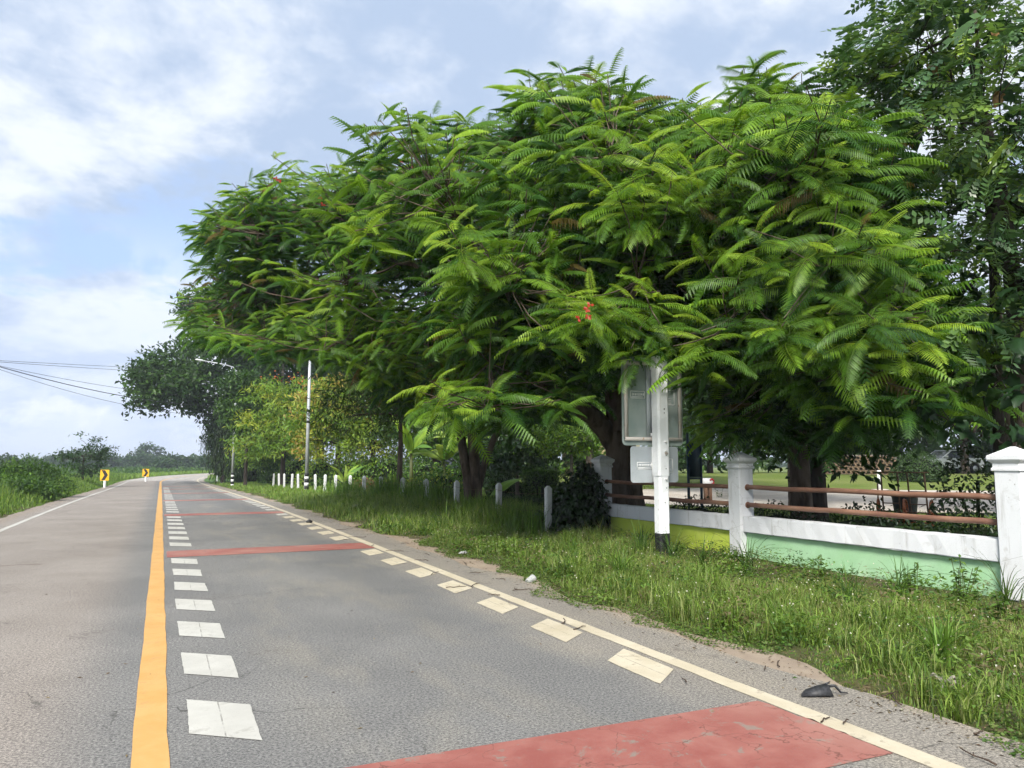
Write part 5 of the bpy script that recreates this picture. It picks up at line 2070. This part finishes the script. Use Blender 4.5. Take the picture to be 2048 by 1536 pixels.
hn = lambda X, Y: .135 + .14 * vnoise(X, Y, 2.4, 8) - .06 * smooth(6.9, 8.1, X)
hm = lambda X, Y: .28 + .12 * vnoise(X, Y, 1.3, 9) + .24 * smooth(5.8, 7.2, X) * (1 - .65 * smooth(27, 36, Y)) - .12 * smooth(33, 40, Y)
parts = [verge(76000, 2.0, 9.5, 8.33, hn, .0066, GG, 1.0), verge(44000, 9.0, 17.0, 8.3, lambda X, Y: hn(X, Y) * 1.15, .008, GG + GDK, 1.0),
         verge(20000, 2.0, 16.0, 8.3, lambda X, Y: hn(X, Y) * 1.05, .005, GDRY), verge(11000, 2.0, 16.0, 8.3, lambda X, Y: hn(X, Y) * (1.1 + .7 * smooth(5.0, 7.0, X)), .006, GG + GDRY)]
nt = 260
Yt = 2.3 + 14 * rg.uniform(0, 1, nt)
Xt = edge_r(Yt) + .3 + (np.where(Yt < 9.6, 6.1, 7.3) - edge_r(Yt) - .3) * rg.uniform(0, 1, nt)
X, Y = np.repeat(Xt, 44) + rg.normal(0, .05, nt * 44), np.repeat(Yt, 44) + rg.normal(0, .05, nt * 44)
parts.append(blades(X, Y, np.repeat(rg.uniform(.14, .32, nt), 44) * rg.uniform(.5, 1.2, nt * 44), .008 * rg.uniform(.7, 1.3, nt * 44), rg, GG, .75))
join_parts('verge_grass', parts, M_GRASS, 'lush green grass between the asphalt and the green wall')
parts = [verge(38000, 15.5, 34, 8.6, hm, .015, GG + GDK[1:], 1.15), verge(36000, 32, 80, 9.5, lambda X, Y: hm(X, Y) * .95, .028, GG + LIGHTG[:2], 1.1)]
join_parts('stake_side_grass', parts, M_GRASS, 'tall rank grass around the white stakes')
# left verge
n = 48000
Y = 9 + 100 * rg.uniform(0, 1, n) ** 1.25
Xo = -3.92 - .1 * np.sin(Y * 1.3) - 5.5 * rg.uniform(0, 1, n) ** 1.3
A = np.maximum(Y - S_BEND, 0) / R_ROAD
X = np.where(Y < S_BEND, Xo, R_ROAD - (R_ROAD - Xo) * np.cos(A))
Y2 = np.where(Y < S_BEND, Y, S_BEND + (R_ROAD - Xo) * np.sin(A))
h = (.22 + .55 * smooth(-4.2, -5.8, Xo) + .12 * vnoise(X, Y2, 1.1, 12)) * rg.uniform(.5, 1.3, n) * np.clip((-Xo - 3.85) / .5, .3, 1)
parts = [blades(X, Y2, h, (.010 + .00042 * Y) * rg.uniform(.7, 1.4, n), rg, GG[:4] + GDK[1:] + LIGHTG[:1], .4)]
join_parts('left_verge_grass', parts, M_GRASS, 'tall green grass on the left verge')
# grass of the far verge beyond the bend
n = 8000
S = rg.uniform(100, 290, n)
Xo = -4.0 - 5 * rg.uniform(0, 1, n)
Xr = 4.4 + 6 * rg.uniform(0, 1, n)
parts = []
for XO in (Xo, Xr):
    A = (S - S_BEND) / R_ROAD
    X, Y2 = R_ROAD - (R_ROAD - XO) * np.cos(A), S_BEND + (R_ROAD - XO) * np.sin(A)
    parts.append(blades(X, Y2, rg.uniform(.25, .7, n), rg.uniform(.05, .1, n), rg, LIGHTG[:2] + GG[:3], .4))
join_parts('far_verge_grass', parts, M_GRASS, 'light green grass along the road beyond the bend')
# park floor under the trees
n = 30000
X, Y = rg.uniform(8.7, 26, n), rg.uniform(4, 34, n)
qx, qy, _ = proj(np.stack([X, Y, gh(X, Y)], 1))
kp = ~(in_poly(qx, qy, PARK_ROAD) | in_poly(qx, qy, FOOTPATH))
X, Y = X[kp], Y[kp]
n = len(X)
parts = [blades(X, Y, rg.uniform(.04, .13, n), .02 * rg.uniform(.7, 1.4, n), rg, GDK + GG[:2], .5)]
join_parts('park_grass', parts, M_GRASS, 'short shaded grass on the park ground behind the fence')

# small creeping leaves along the grass edge
n = 26000
Y = 2 + 12 * rg.uniform(0, 1, n)
X = edge_r(Y) - .10 + 1.3 * rg.uniform(0, 1, n) ** 1.5
kp = vnoise(X, Y, 1.6, 31) > -.22
X, Y = X[kp], Y[kp]
pc = np.stack([X, Y, gh(X, Y) + rg.uniform(.005, .06, len(X))], 1)
v, tr, c = leaf_cloud(pc, rg.normal(size=pc.shape) * [1, 1, .3], np.array([0, 0, 1.]) + rg.normal(0, .3, pc.shape), rg.uniform(.015, .035, len(pc)), .018, np.array([(.09, .17, .03), (.12, .20, .04), (.16, .20, .06), (.06, .13, .022)])[rg.integers(0, 4, len(pc))])
tag(link('creeping_weeds', mesh_np('creeping_weeds', v, None, tr, c, [M_GRASS])), 'tiny creeping leaves along the edge of the asphalt', 'weeds', kind='stuff')


# broad leaved weeds mixed through the grass
nc = 420
Yc = 2.2 + 14 * rg.uniform(0, 1, nc)
Xc = edge_r(Yc) + .15 + (8.2 - edge_r(Yc)) * rg.uniform(0, 1, nc)
per = 46
X = np.repeat(Xc, per) + rg.normal(0, .11, nc * per)
Y = np.repeat(Yc, per) + rg.normal(0, .11, nc * per)
hh = np.repeat(rg.uniform(.08, .26, nc), per) * rg.uniform(.15, 1.0, nc * per)
pc = np.stack([X, Y, gh(X, Y) + hh], 1)
pal = np.array([(.10, .19, .03), (.07, .15, .028), (.15, .24, .045), (.05, .11, .022), (.17, .15, .07), (.12, .22, .03)])
v, tr, c = leaf_cloud(pc, rg.normal(size=pc.shape) * [1, 1, .35], np.array([0, 0, 1.]) + rg.normal(0, .4, pc.shape), rg.uniform(.03, .07, len(pc)), np.repeat(rg.uniform(.012, .035, nc), per), pal[np.repeat(rg.integers(0, 6, nc), per)] * rg.uniform(.75, 1.25, (len(pc), 1)))
tag(link('verge_weeds', mesh_np('verge_weeds', v, None, tr, c, [M_GRASS])), 'mixed broad leaved weeds growing through the verge grass', 'weeds', kind='stuff')
n = 900
Y = 2 + 13 * rg.uniform(0, 1, n)
X = edge_r(Y) + .2 + (8.2 - edge_r(Y)) * rg.uniform(0, 1, n)
pc = np.stack([X, Y, gh(X, Y) + rg.uniform(.08, .24, n)], 1)
v, tr, c = leaf_cloud(pc, rg.normal(size=pc.shape), np.array([0, -.5, 1.]) + rg.normal(0, .3, pc.shape), .016, .016, np.tile([(.62, .60, .50)], (n, 1)))
tag(link('verge_flowers', mesh_np('verge_flowers', v, None, tr, c, [M_GRASS])), 'tiny pale flower heads dotted over the verge grass', 'flowers', kind='stuff')
# dry leaf litter on the shoulder
n = 2600
Y = 2 + 22 * rg.uniform(0, 1, n)
X = 3.7 + (edge_r(Y) + .2 - 3.7) * rg.uniform(0, 1, n) ** .5
X = np.where(rg.random(n) < .12, rg.uniform(-3.5, 3.6, n), X)
pc = np.stack([X, Y, np.maximum(gz(Y), gh(X, Y)) + .006], 1)
v, tr, c = leaf_cloud(pc, rg.normal(size=pc.shape) * [1, 1, .05], np.array([0, 0, 1.]) + rg.normal(0, .2, pc.shape), rg.uniform(.012, .045, n), rg.uniform(.004, .014, n), np.array([(.10, .065, .04), (.16, .11, .06), (.06, .045, .03), (.22, .17, .09)])[rg.integers(0, 4, n)])
tag(link('leaf_litter', mesh_np('leaf_litter', v, None, tr, c, [M_GRASS])), 'dry brown leaf litter scattered over the shoulder', 'leaf litter', kind='stuff')


# tussocks and leafy weeds one can pick out
def tussock(px, py, n, h, w, cols, label, seed, dist=None):
    r = np.random.default_rng(seed)
    x, y = gnd(px, py)
    t = empty('grass_tussock', (x, y, float(gh(x, y))), label, 'grass tussock', 'tussocks on the verge')
    m = MB()
    for k in range(n):
        a = r.uniform(0, 6.28)
        L = h * r.uniform(.6, 1.25)
        sp = r.uniform(.15, .95) if h < .7 else r.uniform(.08, .6)
        tt = np.linspace(0, 1, 7)
        hx = sp * L * tt ** 1.4
        hz = L * (tt * (1 - .1 * sp)) - L * sp * .75 * np.clip(tt - .35, 0, 1) ** 2 * 1.6
        base = np.array([r.normal(0, .035 if h < .7 else .28), r.normal(0, .035 if h < .7 else .28), 0])
        ctr = base + np.stack([np.cos(a) * hx, np.sin(a) * hx, hz], 1)
        sd = np.array([-math.sin(a), math.cos(a), 0])
        ww = w * (1 - tt ** 2.2) * .5
        L_, R_ = ctr - sd * ww[:, None] + [0, 0, .003], ctr + sd * ww[:, None] + [0, 0, .003]
        v = np.stack([L_, ctr, R_], 1).reshape(-1, 3)
        q = []
        for i in range(6):
            b = i * 3
            q += [(b, b + 1, b + 4, b + 3), (b + 1, b + 2, b + 5, b + 4)]
        c = np.array(cols[int(r.integers(len(cols)))]) * r.uniform(.8, 1.25)
        m.add(v, q, None, c)
    m.build('blades', M_GRASS, t)['kind'] = 'stuff'


BRI = [(.11, .21, .03), (.14, .25, .035), (.08, .17, .025)]
tussock(1880, 1345, 60, .46, .016, BRI, 'large bright grass tussock in the right foreground verge', 701)
tussock(1240, 1165, 46, .48, .016, BRI, 'bright grass tussock left of the sign post', 702)
tussock(1700, 1215, 30, .42, .012, GDK + BRI[:1], 'grass tussock against the mint wall', 703)
tussock(1495, 1150, 34, .62, .012, GDK, 'dark tall grass tussock beside the middle pillar', 704)
tussock(1345, 1128, 40, .50, .014, GDK + BRI[2:], 'grass tussock at the black foot of the sign post', 705)
tussock(2015, 1230, 26, .69, .012, GDK + [(.10, .13, .05)], 'very tall thin grass stalks before the right hand pillar', 706)
tussock(1285, 1120, 36, .62, .018, GDK, 'dark arching grass tussock before the lime wall', 707)
tussock(1405, 1140, 30, .55, .012, GDK + [(.12, .12, .05)], 'thin straggling tussock before the lime wall', 708)
tussock(1150, 1120, 40, .40, .013, BRI, 'small bright tussock near the vine', 709)
tussock(1800, 1195, 30, .5, .012, BRI + GDK, 'slim tussock in the middle of the mint wall', 710)
tussock(880, 1030, 380, 1.05, .028, GDK[2:] + BRI, 'tall dense tussock by the third white stake', 711)
tussock(775, 1012, 380, 1.15, .034, GDK[2:] + BRI, 'tall tussock left of the fourth white stake', 712)
tussock(700, 1003, 300, .9, .036, BRI, 'bright tussock before the white stakes', 713)
tussock(830, 1020, 340, 1.05, .03, GDK[2:] + BRI, 'tall dense tussock between the third and fourth white stakes', 716)
tussock(960, 1050, 240, .8, .022, GDK[2:] + BRI, 'tall tussock between the second and third white stakes', 717)
tussock(668, 996, 120, .75, .04, BRI, 'bright tussock right of the banded lamp pole', 718)
tussock(1040, 1075, 160, .72, .018, GDK[2:] + BRI, 'rank tussock left of the first white stake', 719)
tussock(1930, 1420, 34, .26, .010, GG, 'low tussock by the dried husk', 714)
tussock(1560, 1255, 40, .30, .010, BRI, 'fine tussock midway between the sign post and the red bar', 715)


def weed(px, py, h, n, label, seed, cols):
    r = np.random.default_rng(seed)
    x, y = gnd(px, py)
    t = empty('leafy_weed', (x, y, float(gh(x, y))), label, 'weed', 'leafy weeds at the wall')
    st, lv = MB(), []
    for k in range(n):
        a, ln = r.uniform(0, 6.28), r.uniform(.05, .3)
        hh = h * r.uniform(.6, 1.1)
        base = np.array([r.normal(0, .08), r.normal(0, .08), -.02])
        p = base + np.stack([np.linspace(0, 1, 6) ** 1.3 * ln * math.cos(a) * hh, np.linspace(0, 1, 6) ** 1.3 * ln * math.sin(a) * hh, np.linspace(0, hh, 6)], 1)
        st.tube(p, .004, 4, c=(.10, .12, .04), cap=False)
        for q in range(14):
            f = r.uniform(.25, 1)
            c0 = np.array([np.interp(f, np.linspace(0, 1, 6), p[:, i]) for i in range(3)])
            lv.append(c0)
    st.build('stems', M_GRASS, t)['kind'] = 'stuff'
    lv = np.array(lv)
    v, tr, c = leaf_cloud(lv, r.normal(size=lv.shape) * [1, 1, .25], np.array([0, 0, 1.]) + r.normal(0, .3, lv.shape), r.uniform(.05, .09, len(lv)), .035, np.array(cols)[r.integers(0, len(cols), len(lv))])
    o = link('leaves', mesh_np('leaves', v, None, tr, c, [M_GRASS]), t)
    o['kind'] = 'stuff'


WC = [(.10, .19, .035), (.13, .23, .04), (.08, .16, .03)]
weed(1925, 1215, .48, 9, 'leafy light green weed left of the right hand pillar', 721, WC)
weed(1815, 1190, .36, 7, 'leafy weed in the middle of the mint wall', 722, WC)
weed(1620, 1160, .30, 7, 'low leafy weed near the middle pillar', 723, WC + GDK[2:])
weed(1985, 1250, .30, 8, 'low leafy weed at the foot of the right hand pillar', 724, WC)
weed(1470, 1135, .28, 7, 'dark leafy weed before the middle pillar', 725, GDK)
weed(1440, 1000, .5, 6, 'leafy weed behind the lime wall', 726, GDK)

# ------------------------------------------------------------------ litter and twigs
x, y = gnd(1632, 1392)
o = MB()
rr_ = np.random.default_rng(801)
o.add([(-.11, -.02, 0), (.09, -.055, 0), (.11, .03, 0), (-.08, .035, 0), (-.10, -.01, .018), (.07, -.04, .052), (.09, .02, .06), (-.06, .02, .03), (0, -.03, .030), (.01, .012, .052)],
      [(0, 1, 5, 8), (0, 8, 9, 4), (8, 5, 6, 9), (1, 2, 6, 5), (2, 3, 9, 6), (3, 0, 4, 7), (3, 2, 1, 0)], [(3, 7, 9), (4, 9, 7)])
o.tube([(.09, .01, .045), (.13, -.005, .05), (.16, -.02, .012), (.2, -.03, .008)], [.010, .009, .007, .004], 5, .2)
o.tube([(.08, .02, .055), (.12, .03, .066)], [.008, .003], 5, .2)
o = o.build('rubber_scrap', M_RAG)
o.location = (x, y, .008)
o.rotation_euler = (0, 0, -.25)
tag(o, 'crumpled black rubber scrap lying beside the cream edge line', 'litter')
x, y = gnd(1061, 1164)
t = empty('plastic_cup', (x, y, float(gh(x, y)) + .055), 'crushed clear plastic cup lying at the grass edge', 'cup')
t.rotation_euler = (0, 1.35, .5)
MB().tube([(0, 0, -.06), (0, 0, -.058), (0, 0, .05), (0, 0, .055)], [.03, .034, .047, .05], 14, .03, cap=False).build('cup_wall', M_FOAM, t, True)
MB().tube([(0, 0, -.062), (0, 0, -.06)], .034, 12).build('cup_base', M_FOAM, t)
for (px, py, lab, s) in ((929, 1111, 'white paper litter on the grass edge', .7), (1889, 1387, 'dried grey husk at the right foreground grass edge', 1.0), (716, 1023, 'pale dried palm husk on the grass', 2.2)):
    x, y = gnd(px, py)
    m = MB()
    r = np.random.default_rng(px)
    for k in range(9):
        a = r.uniform(0, 6.28)
        L = .13 * s * r.uniform(.5, 1.2)
        m.tube([(0, 0, .03), (math.cos(a) * L * .5, math.sin(a) * L * .5, .05 * s * r.uniform(.6, 1.5)), (math.cos(a) * L, math.sin(a) * L, .02)], [.012 * s, .014 * s, .004], 5, .3)
    o = m.build('dried_husk' if 'husk' in lab else 'paper_litter', M_HUSK if 'husk' in lab else M_FOAM)
    o.location = (x, y, float(gh(x, y)) + .03)
    tag(o, lab, 'litter')
x, y = gnd(618, 1046)
o = MB().tube([(-.07, 0, .03), (0, 0, .05), (.08, .01, .03)], [.02, .05, .02], 7, .3).build('dark_clod', M_RAG)
o.location = (x, y, float(gz(y)))
tag(o, 'dark clod on the shoulder beyond the second red bar', 'litter')

rtw = np.random.default_rng(820)
tw_spots = [(790, 1103), (842, 1122), (868, 1148), (912, 1176), (948, 1172), (988, 1192), (745, 1092), (810, 1088), (880, 1106), (905, 1115), (856, 1110), (930, 1128), (950, 1148), (890, 1112), (1030, 1180), (1045, 1182), (1130, 1245), (1160, 1258), (1370, 1365), (1555, 1330), (1530, 1340), (1690, 1448), (1650, 1443), (1960, 1470), (1955, 1520), (1780, 1392), (1790, 1405), (690, 1080), (770, 1070), (845, 1078), (715, 1075), (690, 1060), (1000, 1160), (1120, 1200), (1175, 1196), (1860, 1404), (900, 1095), (960, 1118)]
for k, (px, py) in enumerate(tw_spots):
    x, y = gnd(px, py)
    a = rtw.uniform(0, math.pi)
    L = rtw.uniform(.10, .34) * (1.2 if py < 1200 else .8)
    n = 6
    s = np.linspace(-.5, .5, n)
    cv = rtw.uniform(-.35, .35)
    pts = np.stack([np.cos(a) * s * L - np.sin(a) * cv * L * s ** 2, np.sin(a) * s * L + np.cos(a) * cv * L * s ** 2, .006 + .012 * rtw.random(n)], 1)
    m = MB()
    m.tube(pts, np.linspace(.0055, .003, n), 5)
    if rtw.random() < .4:
        m.tube([pts[3], pts[3] + [L * .12, L * .1, .006]], .0028, 4)
    o = m.build('twig', M_TWIG)
    o.location = (x, y, float(max(gz(y), gh(x, y))) + .004)
    tag(o, 'small dry twig lying on the asphalt edge along the right side', 'twig', 'dry twigs strewn along the right road edge')

# ------------------------------------------------------------------ warm humid air over the fields
hm_ = bpy.data.materials.new('haze_air')
hm_.use_nodes = True
hm_.node_tree.nodes.clear()
vo = hm_.node_tree.nodes.new('ShaderNodeVolumePrincipled')
vo.inputs['Color'].default_value = (.80, .88, 1.0, 1)
vo.inputs['Density'].default_value = .00055
ho = hm_.node_tree.nodes.new('ShaderNodeOutputMaterial')
hm_.node_tree.links.new(vo.outputs[0], ho.inputs['Volume'])
hz_ = MB().box((0, 0, 11.0), (5600, 7400, 25.0)).build('haze', hm_)
tag(hz_, 'thin humid haze over the fields', 'haze', kind='stuff')
